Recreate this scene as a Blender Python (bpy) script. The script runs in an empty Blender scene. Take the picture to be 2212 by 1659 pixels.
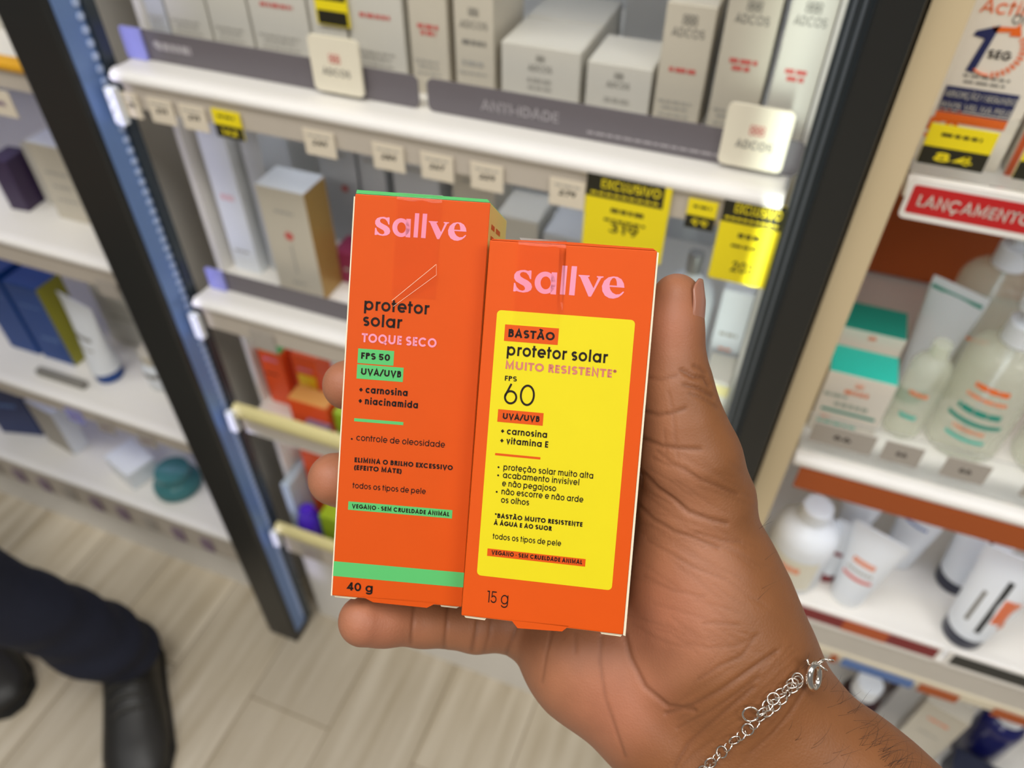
import bpy, bmesh, math, random
import numpy as np
from mathutils import Vector, Matrix
from mathutils.geometry import tessellate_polygon
from mathutils.bvhtree import BVHTree

# ------------------------------------------------------------------ camera, world, lights, exposure
SC = bpy.context.scene
COL = SC.collection
F, PITCH, ROLL, YAW, CAMH = 1660.0, .777971, .00792, .360724, 1.45
CX, CY = 1106.0, 829.5
_R = np.array([[math.cos(ROLL), -math.sin(ROLL), 0], [math.sin(ROLL), math.cos(ROLL), 0], [0, 0, 1]])
_f0 = np.array([0, -math.sin(PITCH), math.cos(PITCH)]); _r0 = np.array([1.0, 0, 0])
AX = _R @ (_r0*math.cos(YAW) - _f0*math.sin(YAW))
AY = _R @ (_r0*math.sin(YAW) + _f0*math.cos(YAW))
AD = _R @ np.array([0, math.cos(PITCH), math.sin(PITCH)])
CM = np.array([AX, AY, -AD])                     # camera (x right, y down, z forward) -> world
CAM0 = np.array([0, 0, CAMH])
cam = bpy.data.cameras.new('camera'); camo = bpy.data.objects.new('camera', cam); COL.objects.link(camo)
B = np.array([CM[:, 0], -CM[:, 1], -CM[:, 2]]).T
camo.matrix_world = Matrix([[*B[0], 0], [*B[1], 0], [*B[2], CAMH], [0, 0, 0, 1]])
cam.sensor_width = 36; cam.lens = F/2212*36; cam.clip_start = .01; cam.clip_end = 30
cam.dof.use_dof = True; cam.dof.focus_distance = .236; cam.dof.aperture_fstop = 9.6
SC.camera = camo

W = bpy.data.worlds.new('world'); SC.world = W; W.use_nodes = True
W.node_tree.nodes['Background'].inputs[0].default_value = (1.0, .985, .96, 1)
W.node_tree.nodes['Background'].inputs[1].default_value = .24
SC.view_settings.view_transform = 'Standard'; SC.view_settings.look = 'None'
SC.view_settings.gamma = 1; SC.view_settings.use_curve_mapping = False
SC.view_settings.exposure = -.27


def area(name, loc, size, power, color, target=None):
    l = bpy.data.lights.new(name, 'AREA'); l.shape = 'RECTANGLE'; l.size, l.size_y = size
    l.energy = power; l.color = color
    o = bpy.data.objects.new(name, l); COL.objects.link(o); o.location = loc
    if target is not None:
        d = Vector(target) - Vector(loc)
        o.rotation_euler = d.to_track_quat('-Z', 'Y').to_euler()
    return o


area('ceiling_panel_light', (-.35, -.25, 2.75), (1.2, .6), 26, (1, .98, .945))
area('ceiling_panel_light', (1.3, -.5, 2.75), (1.2, .6), 24, (1, .975, .935))
area('ceiling_panel_light', (-2.0, -.5, 2.75), (1.2, .6), 20, (.95, .965, 1))
area('ceiling_panel_light', (-.3, -1.9, 2.75), (1.2, .6), 26, (1, .98, .945))
# narrow light strips inside the two posts, shining into the middle bay
l = area('post_light_strip', (-.6435, .541, 1.0), (.005, 1.7), .08, (.62, .62, 1), (-.52, 1.0, 1.0)); l.data.spread = math.radians(56)
l = area('post_light_strip', (.0095, .545, 1.0), (.004, 1.7), .21, (.88, 1, .93), (-.11, 1.0, 1.0)); l.data.spread = math.radians(54)


# ------------------------------------------------------------------ helpers
def at(px, py, y):                               # photo pixel -> point on the upright plane Y = y
    w = CM @ np.array([px-CX, py-CY, F]); w = w*(y/w[1]); return np.array([w[0], w[1], w[2]+CAMH])


def lin(c):
    return tuple((x/255/12.92 if x/255 <= .04045 else ((x/255+.055)/1.055)**2.4) for x in c)


MATS = {}


def mat(name, rgb, rough=.5, metal=0., noise=.05, nscale=40., bump=0., trans=0., ior=1.45, emit=0., coat=0., alpha=1., sss=0.):
    if name in MATS: return MATS[name]
    m = bpy.data.materials.new(name); m.use_nodes = True; nt = m.node_tree; N = nt.nodes
    p = N['Principled BSDF']; c = lin(rgb)
    tc = N.new('ShaderNodeTexCoord'); nz = N.new('ShaderNodeTexNoise'); nz.inputs['Scale'].default_value = nscale
    nt.links.new(tc.outputs['Object'], nz.inputs['Vector'])
    mr = N.new('ShaderNodeMapRange'); mr.inputs['To Min'].default_value = 1-noise; mr.inputs['To Max'].default_value = 1+noise
    nt.links.new(nz.outputs['Fac'], mr.inputs['Value'])
    mx = N.new('ShaderNodeVectorMath'); mx.operation = 'SCALE'; mx.inputs[0].default_value = c
    nt.links.new(mr.outputs['Result'], mx.inputs['Scale'])
    nt.links.new(mx.outputs['Vector'], p.inputs['Base Color'])
    p.inputs['Roughness'].default_value = rough; p.inputs['Metallic'].default_value = metal
    p.inputs['Transmission Weight'].default_value = trans; p.inputs['IOR'].default_value = ior
    p.inputs['Coat Weight'].default_value = coat; p.inputs['Alpha'].default_value = alpha
    if bump:
        bn = N.new('ShaderNodeBump'); bn.inputs['Strength'].default_value = bump; bn.inputs['Distance'].default_value = .001
        nt.links.new(nz.outputs['Fac'], bn.inputs['Height']); nt.links.new(bn.outputs['Normal'], p.inputs['Normal'])
    if emit:
        p.inputs['Emission Color'].default_value = (*c, 1); p.inputs['Emission Strength'].default_value = emit
    MATS[name] = m
    return m


class MB:
    def __init__(self): self.v = []; self.f = []; self.m = []

    def add(self, vs, fs, mi=0):
        n = len(self.v); self.v += [tuple(map(float, p)) for p in vs]
        for q in fs: self.f.append(tuple(i+n for i in q)); self.m.append(mi)
        return self

    def box(self, x0, x1, y0, y1, z0, z1, mi=0):
        v = [(x, y, z) for z in (z0, z1) for y in (y0, y1) for x in (x0, x1)]
        return self.add(v, [(0, 2, 3, 1), (4, 5, 7, 6), (0, 1, 5, 4), (2, 6, 7, 3), (0, 4, 6, 2), (1, 3, 7, 5)], mi)

    def prism(self, poly, d, mi=0, fmi=None):      # poly: 3D points, d: extrusion vector; poly face is the front
        n = len(poly); P = [np.array(p, float) for p in poly]; d = np.array(d, float)
        tri = tessellate_polygon([[Vector(p) for p in P]])
        f = [tuple(t) for t in tri]; b = [tuple(i+n for i in t[::-1]) for t in tri]
        s = [(i, i+n, (i+1) % n+n, (i+1) % n) for i in range(n)]
        k = len(self.v); self.v += [tuple(p) for p in P]+[tuple(p+d) for p in P]
        for q in f: self.f.append(tuple(i+k for i in q)); self.m.append(mi if fmi is None else fmi)
        for q in b+s: self.f.append(tuple(i+k for i in q)); self.m.append(mi)
        return self

    def lathe(self, prof, seg=32, c=(0, 0), sx=1., sy=1., mi=0):
        vs = []
        for r, z in prof:
            for k in range(seg):
                a = 2*math.pi*k/seg; vs.append((c[0]+r*sx*math.cos(a), c[1]+r*sy*math.sin(a), z))
        fs = []
        for j in range(len(prof)-1):
            for k in range(seg):
                k2 = (k+1) % seg; fs.append((j*seg+k, j*seg+k2, (j+1)*seg+k2, (j+1)*seg+k))
        fs.append(tuple(range(seg))[::-1]); fs.append(tuple((len(prof)-1)*seg+k for k in range(seg)))
        return self.add(vs, fs, mi)

    def tube(self, pts, r, seg=8, closed=False, mi=0):
        P = [np.array(p, float) for p in pts]; n = len(P); vs = []; up = None
        rr = r if hasattr(r, '__len__') else [r]*n
        for i in range(n):
            if closed: t = P[(i+1) % n]-P[i-1]
            else: t = P[min(i+1, n-1)]-P[max(i-1, 0)]
            t = t/(np.linalg.norm(t)+1e-12)
            if up is None:
                up = np.array([0, 0, 1.]) if abs(t[2]) < .9 else np.array([1., 0, 0])
            a = up-t*(up@t); a /= (np.linalg.norm(a)+1e-12); b = np.cross(t, a); up = a
            for k in range(seg):
                w = 2*math.pi*k/seg; vs.append(P[i]+rr[i]*(math.cos(w)*a+math.sin(w)*b))
        fs = []
        for i in range(n if closed else n-1):
            j = (i+1) % n
            for k in range(seg):
                k2 = (k+1) % seg; fs.append((i*seg+k, i*seg+k2, j*seg+k2, j*seg+k))
        if not closed: fs.append(tuple(range(seg))[::-1]); fs.append(tuple((n-1)*seg+k for k in range(seg)))
        return self.add(vs, fs, mi)

    def loft(self, rings, mi=0, cap=True):
        s = len(rings[0]); vs = [p for r in rings for p in r]; fs = []
        for j in range(len(rings)-1):
            for k in range(s):
                k2 = (k+1) % s; fs.append((j*s+k, j*s+k2, (j+1)*s+k2, (j+1)*s+k))
        if cap: fs.append(tuple(range(s))[::-1]); fs.append(tuple((len(rings)-1)*s+k for k in range(s)))
        return self.add(vs, fs, mi)

    def build(self, name, mats, parent=None, loc=None, smooth=False, bevel=0., rot=None, autosm=None):
        me = bpy.data.meshes.new(name); me.from_pydata(self.v, [], self.f)
        for m in (mats if isinstance(mats, (list, tuple)) else [mats]): me.materials.append(m)
        me.polygons.foreach_set('material_index', self.m)
        me.update()
        bm = bmesh.new(); bm.from_mesh(me); bmesh.ops.recalc_face_normals(bm, faces=bm.faces); bm.to_mesh(me); bm.free()
        if smooth: me.polygons.foreach_set('use_smooth', [True]*len(me.polygons))
        o = bpy.data.objects.new(name, me); COL.objects.link(o)
        if autosm:
            bpy_edges_sharp(me, autosm)
        if parent is not None: o.parent = parent
        if loc is not None: o.location = loc
        if rot is not None: o.rotation_euler = rot
        if bevel:
            b = o.modifiers.new('bevel', 'BEVEL'); b.width = bevel; b.segments = 2; b.limit_method = 'ANGLE'; b.angle_limit = math.radians(50)
        return o


def bpy_edges_sharp(me, ang):
    bm = bmesh.new(); bm.from_mesh(me)
    for e in bm.edges:
        if len(e.link_faces) == 2 and e.calc_face_angle(0) > ang: e.smooth = False
    bm.to_mesh(me); bm.free()


def tag(o, label, cat=None, group=None, kind=None):
    if label: o['label'] = label
    if cat: o['category'] = cat
    if group: o['group'] = group
    if kind: o['kind'] = kind
    return o


def empty(name, loc, label=None, cat=None, group=None, rotz=0.):
    o = bpy.data.objects.new(name, None); COL.objects.link(o); o.location = loc; o.rotation_euler = (0, 0, rotz)
    o.empty_display_size = .02
    return tag(o, label, cat, group)


# ------------------------------------------------------------------ a geometric stroke alphabet for all lettering
def _arc(cx, cy, rx, ry, a0, a1, n=None):
    n = n or max(6, int(abs(a1-a0)/12)+1)
    return [(cx+rx*math.cos(math.radians(a0+(a1-a0)*i/n)), cy+ry*math.sin(math.radians(a0+(a1-a0)*i/n))) for i in range(n+1)]


def glyph(ch, w):
    """strokes (polylines of centre lines, ends butt) and advance, in em; w is the stroke weight"""
    h = w/2; X = .55; C = .70; A = .745; D = -.205; R = .285; S = []; sb = .045
    comb = {'ã': ('a', '~'), 'á': ('a', "'"), 'í': ('ı', "'"), 'ç': ('c', ','), 'Ã': ('A', '~'), 'À': ('A', '`'), 'Á': ('A', "'"), 'Ç': ('C', ',')}
    if ch in comb:
        b, d = comb[ch]; S, adv = glyph(b, w); S = list(S); c = adv/2
        y = (C if b == 'A' else X)+.10
        if d == '~': S.append([(c-.13, y-.02), (c-.07, y+.03), (c, y+.005), (c+.07, y-.02), (c+.13, y+.03)])
        if d == "'": S.append([(c-.03, y-.04), (c+.06, y+.07)])
        if d == '`': S.append([(c-.06, y+.07), (c+.03, y-.04)])
        if d == ',': S.append([(c+.01, 0), (c+.05, -.06), (c+.02, -.13), (c-.07, -.13)])
        return S, adv
    ring = lambda cx, cy, rx, ry: _arc(cx, cy, rx-h, ry-h, 0, 360, 36)
    if ch == ' ': return [], .25
    low = 'abcdegopq'
    if ch in low and ch not in 'ce':
        x0 = sb
        S.append(ring(x0+R, X/2, R, X/2+.008))
        xr = x0+2*R-h; xl = x0+h
        if ch == 'a': S.append([(xr, 0), (xr, X)])
        if ch == 'd': S.append([(xr, 0), (xr, A)])
        if ch == 'b': S.append([(xl, 0), (xl, A)])
        if ch == 'p': S.append([(xl, D), (xl, X)])
        if ch == 'q': S.append([(xr, D), (xr, X)])
        if ch == 'g': S.append([(xr, X), (xr, .02)]+_arc(x0+R, .0, R-h, .215-h, 0, -155))
        return S, 2*R+2*sb+(.03 if ch != 'o' else 0)
    if ch == 'c': return [_arc(sb+R, X/2, R-h, X/2-h+.008, 42, 318, 30)], 2*R+sb-.01
    if ch == 'e': return [_arc(sb+R, X/2, R-h, X/2-h+.008, 0, 318, 32), [(sb+h*.6, X/2-.01), (sb+2*R-h*.05, X/2-.01)]], 2*R+2*sb
    if ch in 'hnu':
        r = .235; x0 = sb+.02; xl = x0+h; xr = x0+2*r-h
        if ch == 'u': return [[(xl, X)]+_arc(x0+r, r-.005, r-h, r-h-.005, 180, 360), [(xr, 0), (xr, X)]], 2*r+2*sb+.04
        return [[(xl, 0), (xl, A if ch == 'h' else X)], _arc(x0+r, X-r, r-h, r-h+.008, 180, 0)+[(xr, 0)]], 2*r+2*sb+.04
    if ch == 'm':
        r = .215; x0 = sb+.02
        return [[(x0+h, 0), (x0+h, X)], _arc(x0+r, X-r, r-h, r-h+.008, 180, 0)+[(x0+2*r-h, 0)],
                _arc(x0+3*r-w, X-r, r-h, r-h+.008, 180, 0)+[(x0+4*r-w-h, 0)]], 4*r-w+2*sb+.04
    if ch in 'iıj':
        x = sb+.03+h; s = [[(x, 0), (x, X)]] if ch != 'j' else [[(x, X), (x, -.08)]+_arc(x-.12, -.09, .12, .11-h, 0, -80)]
        if ch != 'ı': s.append([(x-.55*w, X+.13), (x+.55*w, X+.13), 'dot'])
        return s, w+2*sb+.06
    if ch == 'l': x = sb+.03+h; return [[(x, 0), (x, A)]], w+2*sb+.06
    if ch == 'r': x = sb+.02+h; return [[(x, 0), (x, X)], _arc(x+.185, X-.19, .185, .19-h+.005, 180, 78)], .375
    if ch == 't': x = .15; return [[(x, 0.0), (x, .70)], [(.02, X-h), (.32, X-h)]], .35
    if ch == 'f': x = .14; return [[(x, 0), (x, A-.14)]+_arc(x+.13, A-.14, .13, .14-h, 180, 80), [(.02, X-h), (.30, X-h)]], .31
    if ch == 'v': return [[(.035+h*.9, X), (.265, .0+h*.4), (.495-h*.9, X)]], .53
    if ch == 'y': return [[(.035+h*.9, X), (.265, .02)], [(.495-h*.9, X), (.18, D)]], .53
    if ch == 'x': return [[(.05, X), (.46, 0)], [(.46, X), (.05, 0)]], .51
    if ch == 'z': return [[(.04, X-h), (.44, X-h), (.04, h), (.45, h)]], .49
    if ch == 'k': return [[(sb+h, 0), (sb+h, A)], [(.42, X), (sb+w*.8, .24)], [(.18, .32), (.45, 0)]], .48
    if ch in 'sS':
        H = X if ch == 's' else C; rx = (.20 if ch == 's' else .24)-h; ry = (H/2-h)/2+.004; cx = sb+rx+h
        return [_arc(cx, H/2+ry, rx, ry, 35, 270, 20)+_arc(cx, H/2-ry, rx, ry, 90, -145, 20)], 2*(rx+h)+2*sb-.01
    R2 = .365
    if ch in 'OQ':
        s = [ring(sb+R2, C/2, R2, C/2+.01)]
        if ch == 'Q': s.append([(sb+R2+.08, .16), (sb+2*R2-.04, -.06)])
        return s, 2*R2+2*sb
    if ch in 'CG':
        s = [_arc(sb+R2, C/2, R2-h, C/2-h+.01, 40, 320 if ch == 'C' else 360, 30)]
        if ch == 'G': s.append([(sb+R2*1.02, C/2-h*.3), (sb+2*R2, C/2-h*.3)])
        return s, 2*R2+sb
    x = sb+.03+h
    if ch == 'A': return [[(.02+h, 0), (.35, C-h*.2), (.68-h, 0)], [(.15, .17+h*.6), (.55, .17+h*.6)]], .70
    if ch == 'V': return [[(.02+h, C), (.35, h*.2), (.68-h, C)]], .70
    if ch in 'BPR':
        r = .185; s = [[(x, 0), (x, C)], [(x, C-h), (.30, C-h)]+_arc(.30, C-r, r-h+.01, r-h, 90, -90)+[(x, C-2*r+h)]]
        if ch == 'B': s.append([(.30, C-2*r+h)]+_arc(.31, (C-2*r+w)/2, .215-h, (C-2*r+w)/2-h, 90, -90)+[(x, h)]); return s, .56
        if ch == 'R': s.append([(.27, C-2*r+h), (.47, 0)])
        return s, .54
    if ch == 'D': return [[(x, 0), (x, C)], [(x, C-h), (.28, C-h)]+_arc(.28, C/2, .36-h, C/2-h, 90, -90, 18)+[(x, h)]], .68
    if ch == 'E': return [[(x, 0), (x, C)], [(x, C-h), (.44, C-h)], [(x, C/2), (.42, C/2)], [(x, h), (.44, h)]], .49
    if ch == 'F': return [[(x, 0), (x, C)], [(x, C-h), (.44, C-h)], [(x, C/2-.01), (.41, C/2-.01)]], .46
    if ch == 'H': return [[(x, 0), (x, C)], [(.60-h, 0), (.60-h, C)], [(x, C/2), (.6-h, C/2)]], .675
    if ch == 'I': return [[(x, 0), (x, C)]], w+2*sb+.06
    if ch == 'L': return [[(x, 0), (x, C)], [(x, h), (.40, h)]], .43
    if ch == 'M': return [[(x, 0), (x, C), (.41, .13), (.75-h, C), (.75-h, 0)]], .825
    if ch == 'N': return [[(x, 0), (x, C-h*.1), (.62-h, h*.1), (.62-h, C)]], .695
    if ch == 'T': return [[(.27, 0), (.27, C)], [(.02, C-h), (.52, C-h)]], .54
    if ch == 'U': return [[(x, C), (x, .26)]+_arc(x+.25-h*.4, .26, .25-h*.4, .26-h+.01, 180, 360)+[(x+.5-h*.8, C)]], .5-h*.8+2*x
    if ch == 'X': return [[(.04+h*.5, C), (.56-h*.5, 0)], [(.56-h*.5, C), (.04+h*.5, 0)]], .60
    if ch == 'K': return [[(x, 0), (x, C)], [(.50, C), (x+h, .30)], [(.24, .42), (.53, 0)]], .55
    if ch == 'Z': return [[(.05, C-h), (.50, C-h), (.05, h), (.52, h)]], .56
    if ch == 'Y': return [[(.02+h, C), (.30, .30), (.58-h, C)], [(.30, 0), (.30, .34)]], .60
    if ch == '0': return [ring(sb+.27, C/2, .27, C/2+.01)], .54+2*sb
    if ch == '1': return [[(.19, 0), (.19, C)], [(.03, C-h), (.19, C-h)]], .30
    if ch == '2': return [_arc(.25, C-.21, .21-h, .21-h, 170, -25)+[(.06, h), (.48, h)]], .53
    if ch == '3': return [_arc(.24, C-.175, .18-h, .175-h, 160, -90), _arc(.24, .20, .215-h, .20-h, 90, -165)], .52
    if ch == '4': return [[(.40, 0), (.40, C)], [(.40, C-h*.6), (.05+h, .19), (.56, .19)]], .58
    if ch == '5': return [[(.46, C-h), (.13, C-h), (.11, .36)]+_arc(.25, .225, .235-h, .225-h, 125, -160)], .54
    if ch == '6': return [ring(.285, .235, .24, .24), [(.285-.24+h, .24), (.09+h, .36), (.28, C-.01)]], .57
    if ch == '9': return [ring(.285, C-.235, .24, .24), [(.285+.24-h, C-.24), (.48-h, .34), (.29, .01)]], .57
    if ch == '7': return [[(.04, C-h), (.47, C-h), (.17, 0)]], .50
    if ch == '8': return [ring(.27, C-.17, .19, .175), ring(.27, .20, .225, .205)], .54
    if ch == '+': return [[(.05, .31), (.43, .31)], [(.24, .12), (.24, .50)]], .48
    if ch == '-': return [[(.04, .29), (.30, .29)]], .34
    if ch == '/': return [[(.04, -.04), (.40, C+.04)]], .44
    if ch == '(': return [_arc(.42, .29, .30, .46, 128, 232, 12)], .28
    if ch == ')': return [_arc(-.14, .29, .30, .46, 52, -52, 12)], .28
    if ch == '*': return [[(.17+.13*math.cos(a), .57+.13*math.sin(a)), (.17-.13*math.cos(a), .57-.13*math.sin(a))] for a in (math.pi/2, math.pi/6, -math.pi/6)], .36
    if ch == '•': return [[(.04, .31), (.19, .31), 'dot']], .25
    if ch in '.,': return [[(.03, h), (.03+w, h), 'dot']], w+.08
    if ch == '$': return glyph('S', w)[0]+[[(.28, -.08), (.28, .78)]], glyph('S', w)[1]
    if ch == '!': return [[(.08, .2), (.08, C)], [(.03, h), (.03+w, h), 'dot']], .17
    return [], .3


def ribbon(pl, w):
    h = w/2
    if pl[-1] == 'dot':
        (x0, y), (x1, _) = pl[:2]; r = max((x1-x0)/2, h*1.05); c = ((x0+x1)/2, y)
        return [[(c[0]+r*math.cos(2*math.pi*k/14), c[1]+r*math.sin(2*math.pi*k/14)) for k in range(14)]]
    P = [np.array(p, float) for p in pl]; n = len(P); L = []; Rr = []
    closed = np.linalg.norm(P[0]-P[-1]) < 1e-6 and n > 3
    for i in range(n):
        a = P[i]-P[i-1] if i > 0 else (P[-1]-P[-2] if closed else P[1]-P[0])
        b = P[i+1]-P[i] if i < n-1 else (P[1]-P[0] if closed else P[-1]-P[-2])
        a = a/(np.linalg.norm(a)+1e-9); b = b/(np.linalg.norm(b)+1e-9)
        na = np.array([-a[1], a[0]]); nb = np.array([-b[1], b[0]]); m = na+nb
        m = m/(np.linalg.norm(m)+1e-9); k = h/max(.45, m@na)
        L.append(P[i]+m*k); Rr.append(P[i]-m*k)
    return [[tuple(L[i]), tuple(Rr[i]), tuple(Rr[i+1]), tuple(L[i+1])] for i in range(n-1)]


def text2d(s, w=.1, track=0.):
    """polygons (em units) and width of a line of lettering"""
    x = 0.; out = []
    for ch in s:
        S, adv = glyph(ch, w)
        for pl in S:
            for q in ribbon(pl, w): out.append([(p[0]+x, p[1]) for p in q])
        x += adv+track
    xs = [p[0] for q in out for p in q]
    x0, x1 = min(xs), max(xs)
    return [[(p[0]-x0, p[1]) for p in q] for q in out], x1-x0


def put_text(mb, s, x0, x1, y, capH, w, to3, mi=0, track=0.):
    """letter from x0 to x1 on the baseline y with the capital height capH; to3(x, y) gives the 3D point"""
    q, wd = text2d(s, w, track); sx = (x1-x0)/wd; sy = capH/.70
    for p in q:
        v = [to3(x0+a*sx, y+b*sy) for a, b in p]
        mb.add(v, [tuple(range(len(v)))], mi)

# ------------------------------------------------------------------ the two cartons in the hand
S0 = .92                                          # overall size of what the hand holds (distance to the lens)


def rotv(v):
    a = float(np.linalg.norm(v)); k = np.array(v)/a
    K = np.array([[0, -k[2], k[1]], [k[2], 0, -k[0]], [-k[1], k[0], 0]])
    return np.eye(3)+math.sin(a)*K+(1-math.cos(a))*K@K


class Carton:
    def __init__(self, rv, c, w, h, depth):
        self.R = rotv(rv); self.c = np.array(c)*S0; self.w = w*S0; self.h = h*S0; self.depth = depth*S0
        d = np.array([.13, -.06, .99])*self.depth
        self.dc = d; R = self.R
        self.d = np.array([d@R[:, 0], -(d@R[:, 1]), -(d@R[:, 2])])

    def loc(self, px, py):                        # photo pixel -> point on the front panel
        q = np.array([px-CX, py-CY, F]); n = self.R[:, 2]; q = q*((self.c@n)/(q@n))-self.c
        return np.array([q@self.R[:, 0], -(q@self.R[:, 1])])

    def root(self, name, label, cat):
        o = bpy.data.objects.new(name, None); COL.objects.link(o); o.empty_display_size = .02
        A = CM @ np.array([self.R[:, 0], -self.R[:, 1], -self.R[:, 2]]).T
        b = CM @ (self.c + self.R[:, 1]*self.h/2) + CAM0
        b0 = np.array([0, -self.h/2])
        M4 = Matrix([[*A[0], b[0]], [*A[1], b[1]], [*A[2], b[2]], [0, 0, 0, 1]])
        o.matrix_world = M4; self.o = o; self.off = self.h/2
        return tag(o, label, cat)

    def p3(self, z):
        return lambda x, y: (x, y+self.off, z)

    def planes(self):                             # outward half-spaces in camera metres
        R = self.R; ex, ey = R[:, 0], R[:, 1]; d = self.dc/np.linalg.norm(self.dc); c = self.c
        nx = np.cross(ey, d); nx /= np.linalg.norm(nx); nx = nx if nx@ex > 0 else -nx
        ny = np.cross(d, ex); ny /= np.linalg.norm(ny); ny = ny if ny@ey > 0 else -ny
        n = R[:, 2]
        return [(nx, c+ex*self.w/2), (-nx, c-ex*self.w/2), (ny, c+ey*self.h/2), (-ny, c-ey*self.h/2), (-n, c), (n, c+self.dc)]


ORANGE_L = mat('orange carton print', (204, 76, 5), .5, noise=.03, nscale=90, bump=.04)
ORANGE_R = mat('orange carton print lighter', (209, 78, 6), .5, noise=.03, nscale=90, bump=.04)
YELLOW_P = mat('yellow printed panel', (218, 200, 20), .5, noise=.02, nscale=90)
GREEN_P = mat('green print', (86, 180, 102), .5, noise=.02)
PINK_P = mat('pink print', (226, 143, 166), .5, noise=.02)
SALMON_P = mat('salmon print', (200, 116, 100), .5, noise=.02)
INK = mat('black ink', (30, 16, 10), .55, noise=.02)
CARD_W = mat('white carton board', (226, 212, 184), .7, noise=.03)
CREAM_Y = mat('cream yellow carton side', (232, 208, 120), .6, noise=.03)
for _m in (ORANGE_L, ORANGE_R, YELLOW_P, GREEN_P, PINK_P, SALMON_P, INK): _m.node_tree.nodes['Principled BSDF'].inputs['Specular IOR Level'].default_value = .22
TAPE = bpy.data.materials.new('clear adhesive tape'); TAPE.use_nodes = True
_n = TAPE.node_tree; _p = _n.nodes['Principled BSDF']
_tr = _n.nodes.new('ShaderNodeBsdfTransparent'); _gl = _n.nodes.new('ShaderNodeBsdfGlossy'); _gl.inputs['Roughness'].default_value = .06
_mx = _n.nodes.new('ShaderNodeMixShader'); _fr = _n.nodes.new('ShaderNodeFresnel'); _fr.inputs['IOR'].default_value = 1.22
_tx = _n.nodes.new('ShaderNodeTexCoord'); _nz = _n.nodes.new('ShaderNodeTexNoise'); _nz.inputs['Scale'].default_value = 260
_bp = _n.nodes.new('ShaderNodeBump'); _bp.inputs['Strength'].default_value = .12; _bp.inputs['Distance'].default_value = .0006
_tr.inputs[0].default_value = (.99, .985, .98, 1)
_n.links.new(_tx.outputs['Object'], _nz.inputs['Vector']); _n.links.new(_nz.outputs['Fac'], _bp.inputs['Height'])
_n.links.new(_bp.outputs['Normal'], _gl.inputs['Normal']); _n.links.new(_bp.outputs['Normal'], _fr.inputs['Normal'])
_n.links.new(_fr.outputs[0], _mx.inputs[0]); _n.links.new(_tr.outputs[0], _mx.inputs[1]); _n.links.new(_gl.outputs[0], _mx.inputs[2])
_n.links.new(_mx.outputs[0], _n.nodes['Material Output'].inputs['Surface']); _n.nodes.remove(_p)


def line(K, mb, s, a, b, cap, w, z, mi=0, track=0.):
    """lettering on a carton between two photo points on its baseline; cap: capital height in photo pixels"""
    p, q = K.loc(*a), K.loc(*b); y = (p[1]+q[1])/2; k = K.c[2]/F
    put_text(mb, s, p[0], q[0], y, cap*k*1.03, w*(1.36 if s.isupper() or '50' in s else 1.27), K.p3(z), mi, track)


def rect(K, mb, pts, z, mi=0):
    P = np.array([K.loc(*p) for p in pts]); x0, x1 = (P[0, 0]+P[3, 0])/2, (P[1, 0]+P[2, 0])/2
    y1, y0 = (P[0, 1]+P[1, 1])/2, (P[2, 1]+P[3, 1])/2; f = K.p3(z)
    mb.add([f(x0, y0), f(x1, y0), f(x1, y1), f(x0, y1)], [(0, 1, 2, 3)], mi)


LOGO = [  # traced letter outlines (outer, hole), in the photo's own frame of the right carton's logo
    ([(607, 306), (604, 372), (594, 370), (586, 345), (567, 322), (542, 315), (523, 321), (516, 336), (523, 352), (545, 366), (580, 384), (603, 405), (611, 432), (603, 456), (578, 471), (543, 476), (512, 471), (490, 463), (478, 468), (464, 466), (470, 400), (480, 402), (490, 432), (512, 455), (536, 462), (553, 455), (556, 440), (546, 424), (516, 407), (486, 389), (471, 364), (473, 335), (491, 312), (520, 302), (555, 300), (580, 308), (595, 304)], None),
    ([(713+82*math.cos(a), 400+87*math.sin(a)) for a in [2*math.pi*k/40 for k in range(40)]], [(717+40*math.cos(a), 401+50*math.sin(a)) for a in [2*math.pi*k/40 for k in range(40)]]),
    ([(764, 318), (807, 320), (797, 492), (753, 488)], None),
    ([(847, 266), (887, 268), (867, 493), (827, 490)], None),
    ([(920, 270), (962, 272), (941, 499), (898, 495)], None),
    ([(974, 338), (1060, 343), (1059, 352), (1046, 355), (1089, 442), (1127, 362), (1115, 356), (1116, 348), (1168, 351), (1167, 358), (1149, 364), (1070, 508), (1050, 507), (986, 354), (974, 347)], None),
    ([(1330, 439), (1326, 406), (1308, 373), (1277, 354), (1243, 350), (1205, 358), (1172, 385), (1155, 425), (1158, 465), (1178, 500), (1210, 519), (1245, 524), (1283, 513), (1311, 493), (1328, 472), (1320, 468), (1292, 489), (1264, 491), (1238, 478), (1221, 455), (1214, 431)], [(1213, 419), (1220, 388), (1235, 367), (1250, 361), (1264, 370), (1271, 395), (1272, 423)]),
]


def logo(K, mb, z, K0, a=None, b=None, topline=None):
    P = []
    for o, hle in LOGO:
        P.append([[K0.loc(980+x*.27728, 500+y*.27728) for x, y in q] for q in (o, hle) if q is not None])
    if a is not None:                              # fit between the given left and right baseline points
        A = np.concatenate([np.array(r) for g in P for r in g]); x0, x1 = A[:, 0].min(), A[:, 0].max()
        base = K0.loc(980+850*.27728, 500+492*.27728)[1]
        p, q = K.loc(*a), K.loc(*b); s = (q[0]-p[0])/(x1-x0); y = K.loc(*topline)[1]
        P = [[[np.array([p[0]+(v[0]-x0)*s, y+(v[1]-base)*s]) for v in r] for r in g] for g in P]
    f = K.p3(z)
    for g in P:
        fl = [v for r in g for v in r]
        tri = tessellate_polygon([[Vector((v[0], v[1], 0)) for v in r] for r in g])
        mb.add([f(*v) for v in fl], [tuple(t) for t in tri])


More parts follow.
